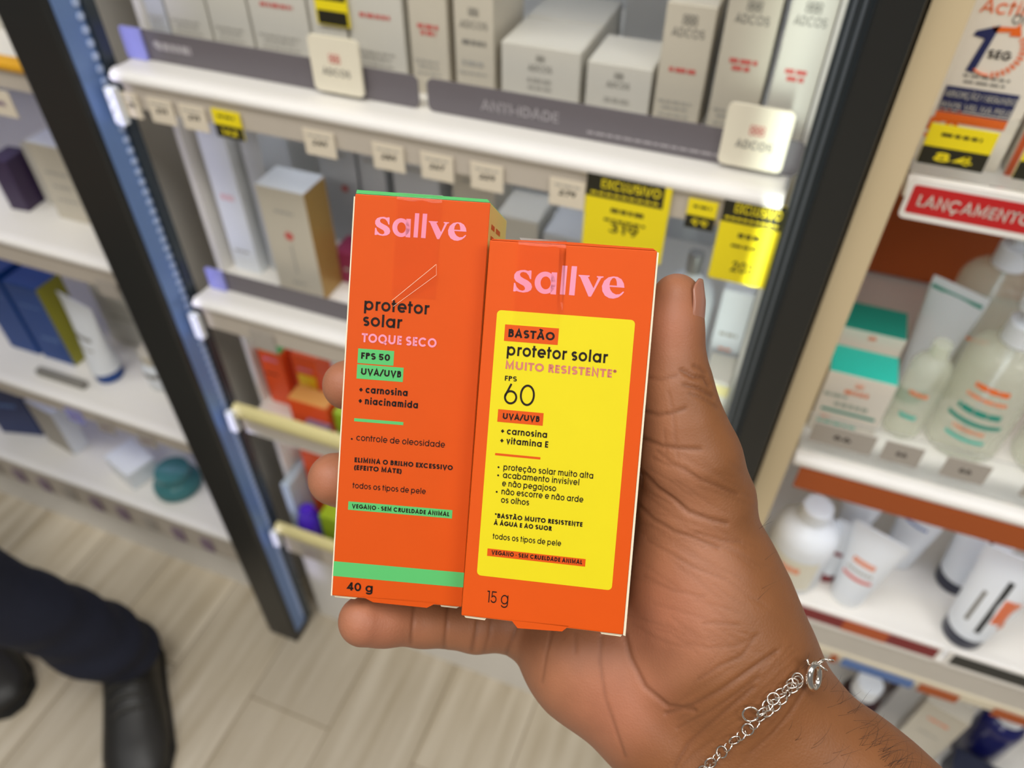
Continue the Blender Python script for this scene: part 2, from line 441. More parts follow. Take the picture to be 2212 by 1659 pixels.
def rpoly(x0, x1, y0, y1, r, n=6):
    o = []
    for cx_, cy_, a0 in ((x1-r, y1-r, 0), (x0+r, y1-r, 90), (x0+r, y0+r, 180), (x1-r, y0+r, 270)):
        for k in range(n+1):
            a = math.radians(a0+90*k/n); o.append((cx_+r*math.cos(a), cy_+r*math.sin(a)))
    return o


KL = Carton((.07523, .0454, .07614), (-.03501, .00676, .262), .04563, .13864, .040)
KR = Carton((.05326, .11412, .08178), (.01451, .01754, .250), .05377, .12478, .028)

# --- left carton
K = KL
K.root('sunscreen_carton', 'taller orange carton with a green band reading 40 g, held in the hand', 'box')
f = K.p3(0); w2, h2 = K.w/2, K.h/2; m = MB()
m.prism([f(-w2, -h2), f(w2, -h2), f(w2, h2), f(-w2, h2)], K.d, 1, 0)
for i, q in enumerate(m.f):                        # colour the right side cream yellow
    c = np.mean([m.v[j] for j in q], axis=0)
    if m.m[i] == 1 and c[0] > w2*.9: m.m[i] = 2
m.build('carton_body', [ORANGE_L, CARD_W, CREAM_Y], K.o, bevel=.0004)
m = MB(); m.prism([f(-w2-.00035, -h2), f(-w2+.00005, -h2), f(-w2+.00005, h2*.985), f(-w2-.00035, h2*.985)], K.d*.9, 0)
m.build('glue_flap', CARD_W, K.o)
m = MB(); top = np.array([0, 0, -.0008])
m.prism([f(-w2+.0003, h2), f(w2-.0002, h2), f(w2-.001, h2+.0009), f(-w2+.0005, h2+.0011)], K.d*.97+top, 0)
tp = m.build('top_flap', GREEN_P, K.o); tp['label'] = 'green top flap'
m = MB(); P = [K.loc(*p) for p in ((783, 1289), (806, 1301), (922, 1313), (946, 1301))]
m.prism([f(*p) for p in P][::-1], (0, 0, -.0005), 0); m.build('tuck_tongue', ORANGE_L, K.o)
for a, b in ((718, 772), (950, 994)):
    m = MB(); x0, x1 = K.loc(a, 1290)[0], K.loc(b, 1310)[0]
    m.prism([(x0, K.off-h2, -.001), (x0+.0006, K.off-h2-.0007, -.001), (x1-.0012, K.off-h2-.0008, -.001), (x1, K.off-h2, -.001)], K.d*.25, 0)
    m.build('bottom_flap', CARD_W, K.o)
z1, z2 = .00006, .00012
m = MB(); logo(K, m, z1, KR, (809, 507), (1007, 512), (917, 514.5)); m.build('logo', PINK_P, K.o)
m = MB()                                           # 0 ink 1 green 2 pink
for r in ([(773.8, 752.6), (851.6, 758.3), (849.8, 790), (772.3, 784.2)], [(771.7, 786.3), (871.8, 794.8), (870.3, 825.5), (770.2, 817.4)],
          [(765.5, 903), (871.5, 912), (871.2, 918.8), (765, 909.5)], [(752.7, 1082), (977.2, 1102.7), (976.5, 1120.9), (752, 1100.1)]): rect(K, m, r, z1, 1)
P0, P1 = K.loc(720.8, 1212), K.loc(719.2, 1243.8)
m.add([f(-w2, P1[1])[:2]+(z1,), f(w2, P1[1])[:2]+(z1,), f(w2, P0[1])[:2]+(z1,), f(-w2, P0[1])[:2]+(z1,)], [(0, 1, 2, 3)], 1)
for s, a, b, cap, wt in (('protetor', (786.5, 670.3), (927, 678.7), 24.5, .105), ('solar', (783.8, 704), (868.2, 709.5), 24.5, .105),
        ('FPS 50', (779.9, 774.9), (842.3, 779.7), 13.6, .125), ('UVA/UVB', (777.8, 809), (866.4, 815.6), 13.6, .125),
        ('+ carnosina', (776, 848), (880.2, 855.7), 14.2, .135), ('+ niacinamida', (774.5, 872.5), (902.5, 881.9), 14.2, .135),
        ('controle de oleosidade', (769.6, 951.4), (960.9, 966.7), 12.8, .078), ('ELIMINA O BRILHO EXCESSIVO', (765.8, 998), (977.8, 1015.8), 10.3, .13),
        ('(EFEITO MATE)', (764.8, 1014.6), (867.3, 1022.9), 10.3, .13), ('todos os tipos de pele', (761.3, 1053.8), (919.4, 1067.6), 12, .082),
        ('VEGANO • SEM CRUELDADE ANIMAL', (760, 1097), (970.1, 1115.5), 9.2, .125), ('40 g', (747.9, 1274.8), (804.7, 1279), 18, .115)):
    line(K, m, s, a, b, cap, wt, z2)
c0 = K.loc(760, 948); m.add([(c0[0]+.0003*math.cos(t), c0[1]+K.off+.0003*math.sin(t), z2) for t in np.arange(12)*math.pi/6], [tuple(range(12))])
line(K, m, 'TOQUE SECO', (780.8, 739.6), (942.6, 750), 18.7, .115, z2, 2)
m.build('printed_text', [INK, GREEN_P, PINK_P], K.o)
# print on the cream side
m = MB(); dn = K.d/np.linalg.norm(K.d)
for j in range(5):
    y = K.off+h2-.0075-j*.0036
    for k0, k1 in ((.12, .30), (.38, .62))[:1 if j % 2 else 2]:
        b = np.array([w2+.00006, y, 0])
        m.add([b+K.d*k0, b+K.d*k1, b+K.d*k1+np.array([0, .0016, 0]), b+K.d*k0+np.array([0, .0016, 0])], [(0, 1, 2, 3)])
m.build('side_print', ORANGE_L, K.o)
# tape strip over the top and its torn corner standing off
def tape(K, name, x0, x1, yb, zt=.0002, nx=8, ny=10, seed=1):
    rnd = random.Random(seed); m = MB(); vs = []; fs = []
    for j in range(ny+1):
        for i in range(nx+1):
            x = x0+(x1-x0)*i/nx; y = K.h/2-(K.h/2-yb)*j/ny
            vs.append((x, y+K.off, zt+(rnd.random()*.0004 if j < 2 else rnd.random()*.00003)))
    for j in range(ny):
        for i in range(nx): a = j*(nx+1)+i; fs.append((a, a+1, a+nx+2, a+nx+1))
    k = [(vs[i][0]+K.d[0]*.5, K.off+K.h/2+.0012, -.5*K.depth) for i in range(nx+1)]
    vs = vs+[(vs[i][0], K.off+K.h/2+.0012, -.0002) for i in range(nx+1)]+k
    n0 = (nx+1)*(ny+1)
    for i in range(nx): fs += [(i, i+1, n0+i+1, n0+i), (n0+i, n0+i+1, n0+nx+2+i, n0+nx+1+i)]
    m.add(vs, fs); o = m.build(name, TAPE, K.o, smooth=True); o['label'] = 'strip of clear tape'
    return o
tape(K, 'tape', K.loc(858, 430)[0], K.loc(955, 437)[0], K.loc(850, 640)[1])
m = MB()                                           # torn tape corner lifted off the carton
q = [K.loc(*p) for p in ((832, 673), (850, 662), (945, 595), (946, 573), (848, 650))]
m.add([(q[0][0], q[0][1]+K.off, .0003), (q[1][0], q[1][1]+K.off, .0004), (q[2][0], q[2][1]+K.off, .0022), (q[3][0], q[3][1]+K.off, .0034), (q[4][0], q[4][1]+K.off, .0012)], [(0, 1, 4), (1, 2, 3), (1, 3, 4)])
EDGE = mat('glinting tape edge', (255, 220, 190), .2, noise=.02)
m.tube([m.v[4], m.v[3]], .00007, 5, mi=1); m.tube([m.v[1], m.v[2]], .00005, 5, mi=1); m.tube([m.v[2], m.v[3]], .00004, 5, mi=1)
m.build('lifted_tape', [TAPE, EDGE], K.o)

# --- right carton
K = KR
K.root('sunscreen_carton', 'shorter orange carton with a big yellow panel reading 60, held in the hand', 'box')
f = K.p3(0); w2, h2 = K.w/2, K.h/2; m = MB()
m.prism([f(-w2, -h2), f(w2, -h2), f(w2, h2), f(-w2, h2)], K.d, 1, 0)
for i, q in enumerate(m.f):
    c = np.mean([m.v[j] for j in q], axis=0)
    if m.m[i] == 1 and (c[0] < -w2*.9 or c[1] > K.off+h2*.95): m.m[i] = 0
m.build('carton_body', [ORANGE_R, CARD_W], K.o, bevel=.0004)
m = MB(); m.prism([f(w2, -h2), f(w2+.0007, -h2-.0002), f(w2+.0005, h2*.99), f(w2, h2*.99)], K.d*.98, 0)
m.build('glue_flap', CARD_W, K.o)
m = MB(); m.prism([f(-w2+.0004, h2), f(w2-.0006, h2), f(w2-.0012, h2+.0005), f(0, h2+.0008), f(-w2+.0008, h2+.0003)], K.d*.95+np.array([0, 0, -.0006]), 0)
m.build('top_flap', ORANGE_R, K.o)
m = MB(); P = [K.loc(*p) for p in ((1104, 1339), (1118, 1357), (1214, 1364), (1230, 1352))]
m.prism([f(*p) for p in P][::-1], (0, 0, -.0005), 0); m.build('tuck_tongue', ORANGE_R, K.o)
for a, b in ((1000, 1048), (1298, 1346)):
    m = MB(); x0, x1 = K.loc(a, 1335)[0], K.loc(b, 1370)[0]
    m.prism([(x0, K.off-h2, -.001), (x0+.0006, K.off-h2-.0008, -.001), (x1-.0006, K.off-h2-.0009, -.001), (x1, K.off-h2, -.001)], K.d*.3, 0)
    m.build('bottom_flap', CARD_W, K.o)
m = MB(); logo(K, m, z1, KR); m.build('logo', PINK_P, K.o)
m = MB(); P = np.array([K.loc(*p) for p in ((1073.7, 669.7), (1373.2, 691.3), (1320.6, 1273.8), (1030.3, 1243.6))])
rp = rpoly((P[0, 0]+P[3, 0])/2, (P[1, 0]+P[2, 0])/2, (P[2, 1]+P[3, 1])/2, (P[0, 1]+P[1, 1])/2, .0013)
m.add([(x, y+K.off, z1) for x, y in rp], [tuple(range(len(rp)))])
lp = m.build('label_panel', YELLOW_P, K.o); lp['label'] = 'yellow printed panel'
z2, z3 = .00012, .00018; m = MB()                  # 0 ink 1 orange 2 salmon
for r in ([(1090.9, 700.2), (1207.4, 709.9), (1204.9, 745.4), (1089, 736.2)], [(1076.2, 883.5), (1174.4, 892.6), (1172.4, 919.8), (1074.3, 910.7)],
          [(1069.8, 978.6), (1167.5, 987.4), (1167.2, 992.3), (1069.5, 983.4)], [(1053.2, 1184.9), (1265.2, 1206.9), (1264, 1223.4), (1052.3, 1200.8)]): rect(K, m, r, z2, 1)
for s, a, b, cap, wt in (('BASTÃO', (1097.8, 727.9), (1197.7, 735.7), 17, .125), ('protetor solar', (1094.5, 768.4), (1312.2, 783.4), 24, .105),
        ('FPS', (1090.4, 822.2), (1116.4, 823.9), 10.4, .1), ('60', (1087.6, 872.9), (1153.6, 876.5), 43.8, .055),
        ('UVA/UVB', (1084, 904.8), (1165.2, 911.5), 12.6, .13), ('+ carnosina', (1081.9, 937.5), (1181.4, 945.2), 13.4, .115),
        ('+ vitamina E', (1080.4, 958), (1183.8, 966.3), 13.4, .115), ('proteção solar muito alta', (1087.3, 1016.4), (1281.1, 1032.6), 12.8, .09),
        ('acabamento invisível', (1086.1, 1032.6), (1250.7, 1047.7), 12.8, .09), ('e não pegajoso', (1084.3, 1050.7), (1201, 1060.4), 12.8, .09),
        ('não escorre e não arde', (1083.1, 1068.2), (1259.7, 1084.5), 12.8, .09), ('os olhos', (1081.9, 1086), (1142.8, 1091.1), 12.8, .09),
        ('*BASTÃO MUITO RESISTENTE', (1068.3, 1118.5), (1257.9, 1137.2), 9.8, .13), ('À ÁGUA E AO SUOR', (1066.5, 1133.6), (1191.9, 1146.3), 9.8, .13),
        ('todos os tipos de pele', (1063.8, 1164.1), (1211.8, 1179.1), 12, .085), ('VEGANO • SEM CRUELDADE ANIMAL', (1061.4, 1197.8), (1257.3, 1218), 9, .125),
        ('15 g', (1051.4, 1300.9), (1097, 1305.4), 25.5, .055)):
    line(K, m, s, a, b, cap, wt, z3)
for px, py in ((1077, 1009), (1076.2, 1026.6), (1073.1, 1062.2)):
    c0 = K.loc(px, py); m.add([(c0[0]+.0003*math.cos(t), c0[1]+K.off+.0003*math.sin(t), z3) for t in np.arange(12)*math.pi/6], [tuple(range(12))])
line(K, m, 'MUITO RESISTENTE*', (1091.5, 798), (1331.3, 815), 17, .12, z3, 2)
m.build('printed_text', [INK, ORANGE_R, SALMON_P], K.o)
tape(K, 'tape', K.loc(1120, 530)[0], K.loc(1222, 536)[0], K.loc(1200, 705)[1], .00026, seed=3)
m = MB()                                           # fold standing up along the tape
vs = []
for i in range(7):
    t = i/6; a = K.loc(1209-5*t, 536+140*t); b = K.loc(1223-8*t, 536+140*t)
    vs += [(a[0], a[1]+K.off, .0003), ((a[0]+b[0])/2, a[1]+K.off, .0012*(1-t)+.0004), (b[0], b[1]+K.off, .0003)]
m.add(vs, [(3*i+j, 3*i+j+1, 3*i+j+4, 3*i+j+3) for i in range(6) for j in range(2)])
m.build('tape_fold', TAPE, K.o)

# ------------------------------------------------------------------ the hand: one continuous skin from a distance field
def n3(px, py, z, r):                              # photo pixel, depth (mm), radius in photo pixels -> sphere in camera mm
    z = z*S0; return (np.array([(px-CX)/F*z, (py-CY)/F*z, z]), r*z/F)


class Field:
    def __init__(self, lo, hi, vox):
        self.lo = np.array(lo, float); self.vox = vox
        self.n = np.ceil((np.array(hi)-self.lo)/vox).astype(int)+1
        self.F = np.full(self.n, 50., np.float32)

    def sub(self, a, b, pad):
        i0 = np.maximum(0, np.floor((np.minimum(a, b)-pad-self.lo)/self.vox).astype(int))
        i1 = np.minimum(self.n, np.ceil((np.maximum(a, b)+pad-self.lo)/self.vox).astype(int)+1)
        g = [np.arange(i0[k], i1[k], dtype=np.float32)*self.vox+self.lo[k] for k in range(3)]
        return tuple(slice(i0[k], i1[k]) for k in range(3)), np.meshgrid(*g, indexing='ij', sparse=True)

    def cone(self, A, Bn, k):
        (a, r1), (b, r2) = A, Bn
        sl, (x, y, z) = self.sub(np.minimum(a-r1, b-r2), np.maximum(a+r1, b+r2), k+6)
        if min(s.stop-s.start for s in sl) <= 0: return
        d = b-a; L = float(d@d)+1e-9
        t = np.clip(((x-a[0])*d[0]+(y-a[1])*d[1]+(z-a[2])*d[2])/L, 0, 1)
        q = np.sqrt((x-a[0]-t*d[0])**2+(y-a[1]-t*d[1])**2+(z-a[2]-t*d[2])**2)-(r1+(r2-r1)*t)
        f0 = self.F[sl]; h = np.clip(.5+.5*(f0-q)/k, 0, 1)
        self.F[sl] = f0*(1-h)+q*h-k*h*(1-h)

    def chain(self, nodes, k):
        for a, b in zip(nodes, nodes[1:]): self.cone(a, b, k)

    def join(self, G, k):
        h = np.clip(.5+.5*(self.F-G.F)/k, 0, 1); self.F = self.F*(1-h)+G.F*h-k*h*(1-h)

    def cut(self, planes, gap):
        g = np.meshgrid(*[np.arange(self.n[k], dtype=np.float32)*self.vox+self.lo[k] for k in range(3)], indexing='ij', sparse=True)
        s = None
        for n, p in planes:
            q = g[0]*n[0]+g[1]*n[1]+g[2]*n[2]-float(n@p)
            s = q if s is None else np.maximum(s, q)
        self.F = np.maximum(self.F, -(s-gap))

    def mesh(self):                                # surface nets
        Fd = self.F; s = Fd < 0; n = self.n
        c = [(i, j, k) for i in (0, 1) for j in (0, 1) for k in (0, 1)]
        g = lambda a, o: a[o[0]:n[0]-1+o[0], o[1]:n[1]-1+o[1], o[2]:n[2]-1+o[2]]
        cnt = sum(g(s, o).astype(np.int8) for o in c); act = (cnt > 0) & (cnt < 8)
        I = np.argwhere(act); idx = np.full(act.shape, -1, np.int32); idx[act] = np.arange(len(I))
        val = {o: Fd[I[:, 0]+o[0], I[:, 1]+o[1], I[:, 2]+o[2]] for o in c}
        acc = np.zeros((len(I), 3)); num = np.zeros(len(I))
        for o in c:
            for ax in range(3):
                if o[ax] == 0:
                    e = list(o); e[ax] = 1; e = tuple(e); a, b = val[o], val[e]
                    m_ = (a < 0) != (b < 0); t = a/(a-b+1e-12)
                    p = np.tile(np.array(o, float), (len(I), 1)); p[:, ax] = t
                    acc[m_] += p[m_]; num[m_] += 1
        V = (I+acc/num[:, None])*self.vox+self.lo
        Q = []
        for ax in range(3):
            u, v = (ax+1) % 3, (ax+2) % 3
            a = np.moveaxis(s, (ax, u, v), (0, 1, 2)); D = np.moveaxis(idx, (ax, u, v), (0, 1, 2))
            x = a[:-1, 1:-1, 1:-1] != a[1:, 1:-1, 1:-1]; J = np.argwhere(x); i, j, k = J[:, 0], J[:, 1]+1, J[:, 2]+1
            q = np.stack([D[i, j-1, k-1], D[i, j, k-1], D[i, j, k], D[i, j-1, k]], 1)
            fl = a[i, j, k]; q[~fl] = q[~fl][:, ::-1]; Q.append(q)
        Q = np.concatenate(Q); Q = Q[(Q >= 0).all(1)]
        return V, Q


def smooth_mesh(V, Q, it=2, lam=.5):
    e = np.concatenate([Q[:, [0, 1]], Q[:, [1, 2]], Q[:, [2, 3]], Q[:, [3, 0]]]); e = np.concatenate([e, e[:, ::-1]])
    deg = np.bincount(e[:, 0], minlength=len(V)).astype(float)
    for _ in range(it):
        s = np.stack([np.bincount(e[:, 0], V[e[:, 1], k], minlength=len(V)) for k in range(3)], 1)
        V = V*(1-lam)+lam*s/deg[:, None]
    return V


def vnormals(V, Q):
    n = np.cross(V[Q[:, 2]]-V[Q[:, 0]], V[Q[:, 3]]-V[Q[:, 1]]); N = np.zeros_like(V)
    for k in range(4):
        for a in range(3): N[:, a] += np.bincount(Q[:, k], n[:, a], minlength=len(V))
    return N/(np.linalg.norm(N, axis=1)[:, None]+1e-12)


VOX = .7
lo, hi = (-78, -50, 205), (175, 185, 345)
fp = Field(lo, hi, VOX)
# palm, heel of the hand, wrist, forearm
WR1, WR2 = n3(1541, 1611, 287, 150), n3(1632, 1520, 284, 150)
fp.chain([n3(1960, 2010, 268, 185), n3(1720, 1790, 280, 164), WR1, n3(1432, 1522, 297, 150), n3(1275, 1412, 302, 130), n3(1165, 1330, 318, 88)], 12)
fp.chain([n3(2075, 1905, 264, 175), n3(1840, 1720, 276, 156), WR2, n3(1570, 1400, 281, 160), n3(1525, 1265, 283, 148), n3(1500, 1110, 279, 118)], 12)
fp.cone(n3(1280, 1415, 306, 112), n3(1560, 1400, 292, 140), 12)
fp.cone(n3(1300, 1180, 330, 110), n3(1480, 1420, 308, 130), 14)
fp.cone(n3(1300, 930, 328, 80), n3(1500, 1150, 300, 95), 12)
fp.chain([n3(1300, 930, 328, 78), n3(1245, 1050, 331, 78), n3(1195, 1190, 330, 76), n3(1160, 1320, 322, 80)], 10)
# thumb
th = [n3(1514, 1075, 277, 114), n3(1491, 985, 271, 101), n3(1474, 905, 267.5, 80), n3(1462, 835, 266, 69), n3(1454, 760, 266, 60), n3(1455, 700, 265.5, 57), n3(1461, 643, 265.5, 52)]
fp.chain(th, 5)
fp.cone(n3(1500, 812, 272, 28), n3(1512, 845, 274, 26), 6)
def finger(nodes, k=3, jk=5):
    g = Field(lo, hi, VOX); g.chain([n3(*q) for q in nodes], k); fp.join(g, jk)
finger([(1300, 930, 328, 72), (1080, 800, 336, 60), (930, 720, 334, 54), (850, 690, 322, 48)])
finger([(1245, 1050, 331, 72), (960, 925, 338, 62), (815, 850, 318, 56), (765, 832, 300, 53), (751, 832, 292, 54)])
finger([(1195, 1190, 330, 70), (925, 1110, 338, 60), (785, 1058, 315, 56), (738, 1037, 298, 55), (723, 1035, 290, 57)])
finger([(1165, 1335, 318, 78), (1030, 1352, 305, 55), (915, 1346, 293, 49), (830, 1343, 284, 51), (786, 1341, 280, 55)])
mm = lambda K: [(n, p*1000) for n, p in K.planes()]
fp.cut(mm(KL), .15); fp.cut(mm(KR), .15)
V, Q = fp.mesh(); V = smooth_mesh(V, Q, 3)
N = vnormals(V, Q); px = V[:, :2]/V[:, 2:]*F+np.array([CX, CY])
vis = np.clip(-(N*V).sum(1)/np.linalg.norm(V, axis=1)*3+.3, 0, 1)


def polydist(P, pts):
    d = np.full(len(P), 1e9)
    for a, b in zip(pts, pts[1:]):
        a = np.array(a, float); b = np.array(b, float); e = b-a
        t = np.clip(((P-a)@e)/(e@e), 0, 1); d = np.minimum(d, np.hypot(*(P-a-t[:, None]*e).T))
    return d


CREASE = [  # photo polylines, width px, depth mm
    ([(1398, 816), (1429, 820), (1462, 812)], 4, .35), ([(1390, 888), (1420, 897), (1452, 893), (1480, 883)], 4.5, .5), ([(1392, 948), (1429, 964), (1469, 969), (1512, 971)], 4.5, .55),
    ([(1443, 845), (1454, 890), (1458, 939), (1465, 990)], 3, .2), ([(1435, 930), (1440, 1000)], 3, .2), ([(1411, 990), (1440, 1004), (1480, 1012)], 4, .3),
    ([(1388, 1020), (1420, 1055), (1456, 1080), (1487, 1106), (1532, 1122), (1570, 1131)], 5, .7), ([(1478, 1014), (1514, 1037), (1550, 1051), (1592, 1068)], 4, .5),
    ([(1420, 975), (1450, 1000), (1478, 1014)], 4, .35), ([(1380, 1091), (1411, 1122), (1456, 1149), (1500, 1162), (1552, 1184)], 4.5, .5), ([(1398, 1167), (1452, 1198), (1496, 1225), (1567, 1251)], 4, .3),
    ([(1390, 1245), (1450, 1275), (1520, 1290)], 4, .22), ([(1500, 1150), (1560, 1168), (1600, 1172)], 4, .35),
    ([(1472, 800), (1496, 814), (1523, 816), (1533, 832)], 4.5, .8), ([(1478, 832), (1510, 840), (1540, 856)], 4.5, .7), ([(1490, 850), (1520, 862), (1550, 880)], 4, .4), ([(1500, 790), (1514, 796), (1524, 806)], 4, .5),
    ([(1117, 1350), (1100, 1395), (1086, 1438)], 4.5, .5), ([(1192, 1362), (1180, 1410), (1170, 1472)], 4, .3), ([(1243, 1366), (1243, 1410)], 4, .25), ([(1300, 1374), (1296, 1431), (1308, 1509), (1349, 1635)], 4, .4),
    ([(1349, 1370), (1361, 1419), (1393, 1484), (1442, 1525), (1500, 1535)], 5.5, .7), ([(895, 1300), (893, 1340), (888, 1390)], 4, .45), ([(968, 1310), (966, 1345), (960, 1400)], 4, .45), ([(1033, 1330), (1030, 1360), (1020, 1405)], 5, .6), ([(1062, 1335), (1058, 1370), (1045, 1412)], 4, .3),
    ([(1508, 1468), (1552, 1440), (1602, 1418), (1634, 1373)], 4, .4), ([(1438, 1541), (1495, 1525), (1558, 1490), (1621, 1446), (1678, 1408)], 5, .6), ([(1463, 1573), (1533, 1538), (1590, 1500), (1640, 1462)], 4, .4),
    ([(1457, 1658), (1485, 1608), (1527, 1570), (1577, 1528), (1628, 1484)], 5, .5), ([(1621, 1627), (1669, 1585), (1704, 1544), (1742, 1484)], 4.5, .4), ([(1520, 1348), (1542, 1345), (1596, 1351)], 4, .3), ([(1480, 1390), (1530, 1400), (1590, 1395), (1640, 1370)], 4, .25), ([(1470, 1660), (1500, 1628), (1540, 1600)], 4, .3),
]
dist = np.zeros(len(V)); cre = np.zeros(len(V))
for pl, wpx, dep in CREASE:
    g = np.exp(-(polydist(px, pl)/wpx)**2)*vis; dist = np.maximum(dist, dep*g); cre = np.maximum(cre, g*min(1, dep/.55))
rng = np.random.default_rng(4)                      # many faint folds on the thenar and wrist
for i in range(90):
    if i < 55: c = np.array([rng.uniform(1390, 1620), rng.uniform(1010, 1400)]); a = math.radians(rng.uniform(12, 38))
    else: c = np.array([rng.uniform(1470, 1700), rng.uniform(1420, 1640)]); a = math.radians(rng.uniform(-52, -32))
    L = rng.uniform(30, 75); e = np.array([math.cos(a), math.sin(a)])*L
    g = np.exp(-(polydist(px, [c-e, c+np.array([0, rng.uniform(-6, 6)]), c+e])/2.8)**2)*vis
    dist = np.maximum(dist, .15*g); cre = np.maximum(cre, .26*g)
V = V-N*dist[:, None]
sm = lambda a, b, x: np.clip((x-a)/(b-a), 0, 1)**2*(3-2*np.clip((x-a)/(b-a), 0, 1))
# skin tone: 0 back-of-hand brown, 1 palm; second channel pinkness of the pads
bx = np.interp(px[:, 1], [560, 700, 830, 960, 1100, 1250, 1400, 1450, 1520, 1660], [1500, 1486, 1470, 1500, 1545, 1590, 1560, 1520, 1400, 1330])
palm = 1-sm(-60, 60, px[:, 0]-bx)
palm = np.where(px[:, 0] < 1000, 1., palm)
pink = np.zeros(len(V))
for c, r in (((745, 832), 60), ((715, 1035), 65), ((800, 1345), 95), ((1430, 690), 90), ((1330, 1520), 130), ((1420, 1330), 120)):
    pink = np.maximum(pink, np.exp(-(np.hypot(*(px-np.array(c)).T)/r)**2))


def np_object(name, V, Q, mats, parent=None, loc=(0, 0, 0)):
    me = bpy.data.meshes.new(name); me.vertices.add(len(V)); me.vertices.foreach_set('co', (V-np.array(loc)).astype(np.float32).ravel())
    me.loops.add(Q.size); me.loops.foreach_set('vertex_index', Q.astype(np.int32).ravel())
    me.polygons.add(len(Q)); me.polygons.foreach_set('loop_start', np.arange(0, Q.size, 4, dtype=np.int32))
    me.polygons.foreach_set('use_smooth', np.ones(len(Q), bool)); me.update(calc_edges=True); me.validate()
    for m_ in mats: me.materials.append(m_)
    o = bpy.data.objects.new(name, me); COL.objects.link(o); o.location = loc
    if parent: o.parent = parent
    return o


def skin_material():
    m = bpy.data.materials.new('brown skin'); m.use_nodes = True; nt = m.node_tree; N_ = nt.nodes; L = nt.links; p = N_['Principled BSDF']
    at_ = N_.new('ShaderNodeAttribute'); at_.attribute_name = 'skin'
    sep = N_.new('ShaderNodeSeparateColor'); L.new(at_.outputs['Color'], sep.inputs[0])
    def mixc(fac, a, b):
        x = N_.new('ShaderNodeMix'); x.data_type = 'RGBA'
        L.new(fac, x.inputs[0])
        if isinstance(a, tuple): x.inputs[6].default_value = (*lin(a), 1)
        else: L.new(a, x.inputs[6])
        x.inputs[7].default_value = (*lin(b), 1); return x.outputs[2]
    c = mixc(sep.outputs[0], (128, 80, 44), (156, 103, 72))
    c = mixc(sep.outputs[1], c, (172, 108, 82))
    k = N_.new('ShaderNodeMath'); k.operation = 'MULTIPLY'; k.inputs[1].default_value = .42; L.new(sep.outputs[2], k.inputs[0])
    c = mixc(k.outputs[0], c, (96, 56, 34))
    tc = N_.new('ShaderNodeTexCoord'); nz = N_.new('ShaderNodeTexNoise'); nz.inputs['Scale'].default_value = 90; nz.inputs['Detail'].default_value = 5
    L.new(tc.outputs['Object'], nz.inputs['Vector'])
    mr = N_.new('ShaderNodeMapRange'); mr.inputs['To Min'].default_value = .84; mr.inputs['To Max'].default_value = 1.14; L.new(nz.outputs['Fac'], mr.inputs['Value'])
    sc = N_.new('ShaderNodeVectorMath'); sc.operation = 'SCALE'; L.new(c, sc.inputs[0]); L.new(mr.outputs['Result'], sc.inputs['Scale'])
    L.new(sc.outputs['Vector'], p.inputs['Base Color'])
    vo = N_.new('ShaderNodeTexVoronoi'); vo.inputs['Scale'].default_value = 1300; L.new(tc.outputs['Object'], vo.inputs['Vector'])
    wv = N_.new('ShaderNodeTexNoise'); wv.inputs['Scale'].default_value = 420; wv.inputs['Detail'].default_value = 3; L.new(tc.outputs['Object'], wv.inputs['Vector'])
    ad = N_.new('ShaderNodeMath'); ad.operation = 'ADD'; L.new(vo.outputs['Distance'], ad.inputs[0]); L.new(wv.outputs['Fac'], ad.inputs[1])
    b = N_.new('ShaderNodeBump'); b.inputs['Strength'].default_value = .3; b.inputs['Distance'].default_value = .0002
    L.new(ad.outputs[0], b.inputs['Height']); L.new(b.outputs['Normal'], p.inputs['Normal'])
    p.inputs['Roughness'].default_value = .52; p.inputs['Specular IOR Level'].default_value = .4
    p.inputs['Subsurface Weight'].default_value = .06; p.inputs['Subsurface Radius'].default_value = (1, .35, .2); p.inputs['Subsurface Scale'].default_value = .003
    return m


SKIN = skin_material()
VW = (V/1000.) @ CM.T + CAM0
hand = np_object('person', VW, Q, [SKIN], loc=tuple(VW.mean(0)))
tag(hand, 'brown right hand and forearm gripping the two orange cartons, fingers curled behind them', 'person')
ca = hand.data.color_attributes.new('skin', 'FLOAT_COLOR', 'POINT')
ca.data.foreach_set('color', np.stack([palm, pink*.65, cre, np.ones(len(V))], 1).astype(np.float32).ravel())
HB = BVHTree.FromPolygons([tuple(v) for v in VW], [tuple(q) for q in Q.tolist()])


def on_hand(px_, py_):
    d = CM @ np.array([px_-CX, py_-CY, F]); d /= np.linalg.norm(d)
    h = HB.ray_cast(Vector(CAM0), Vector(d), 1.)
    return (np.array(h[0]), np.array(h[1])) if h[0] is not None else (None, None)


def hand_part(mb, name, mats, **k):
    o = mb.build(name, mats, hand, **k); lo_ = np.array(hand.location)
    for v in o.data.vertices: v.co = v.co-Vector(lo_)
    return o


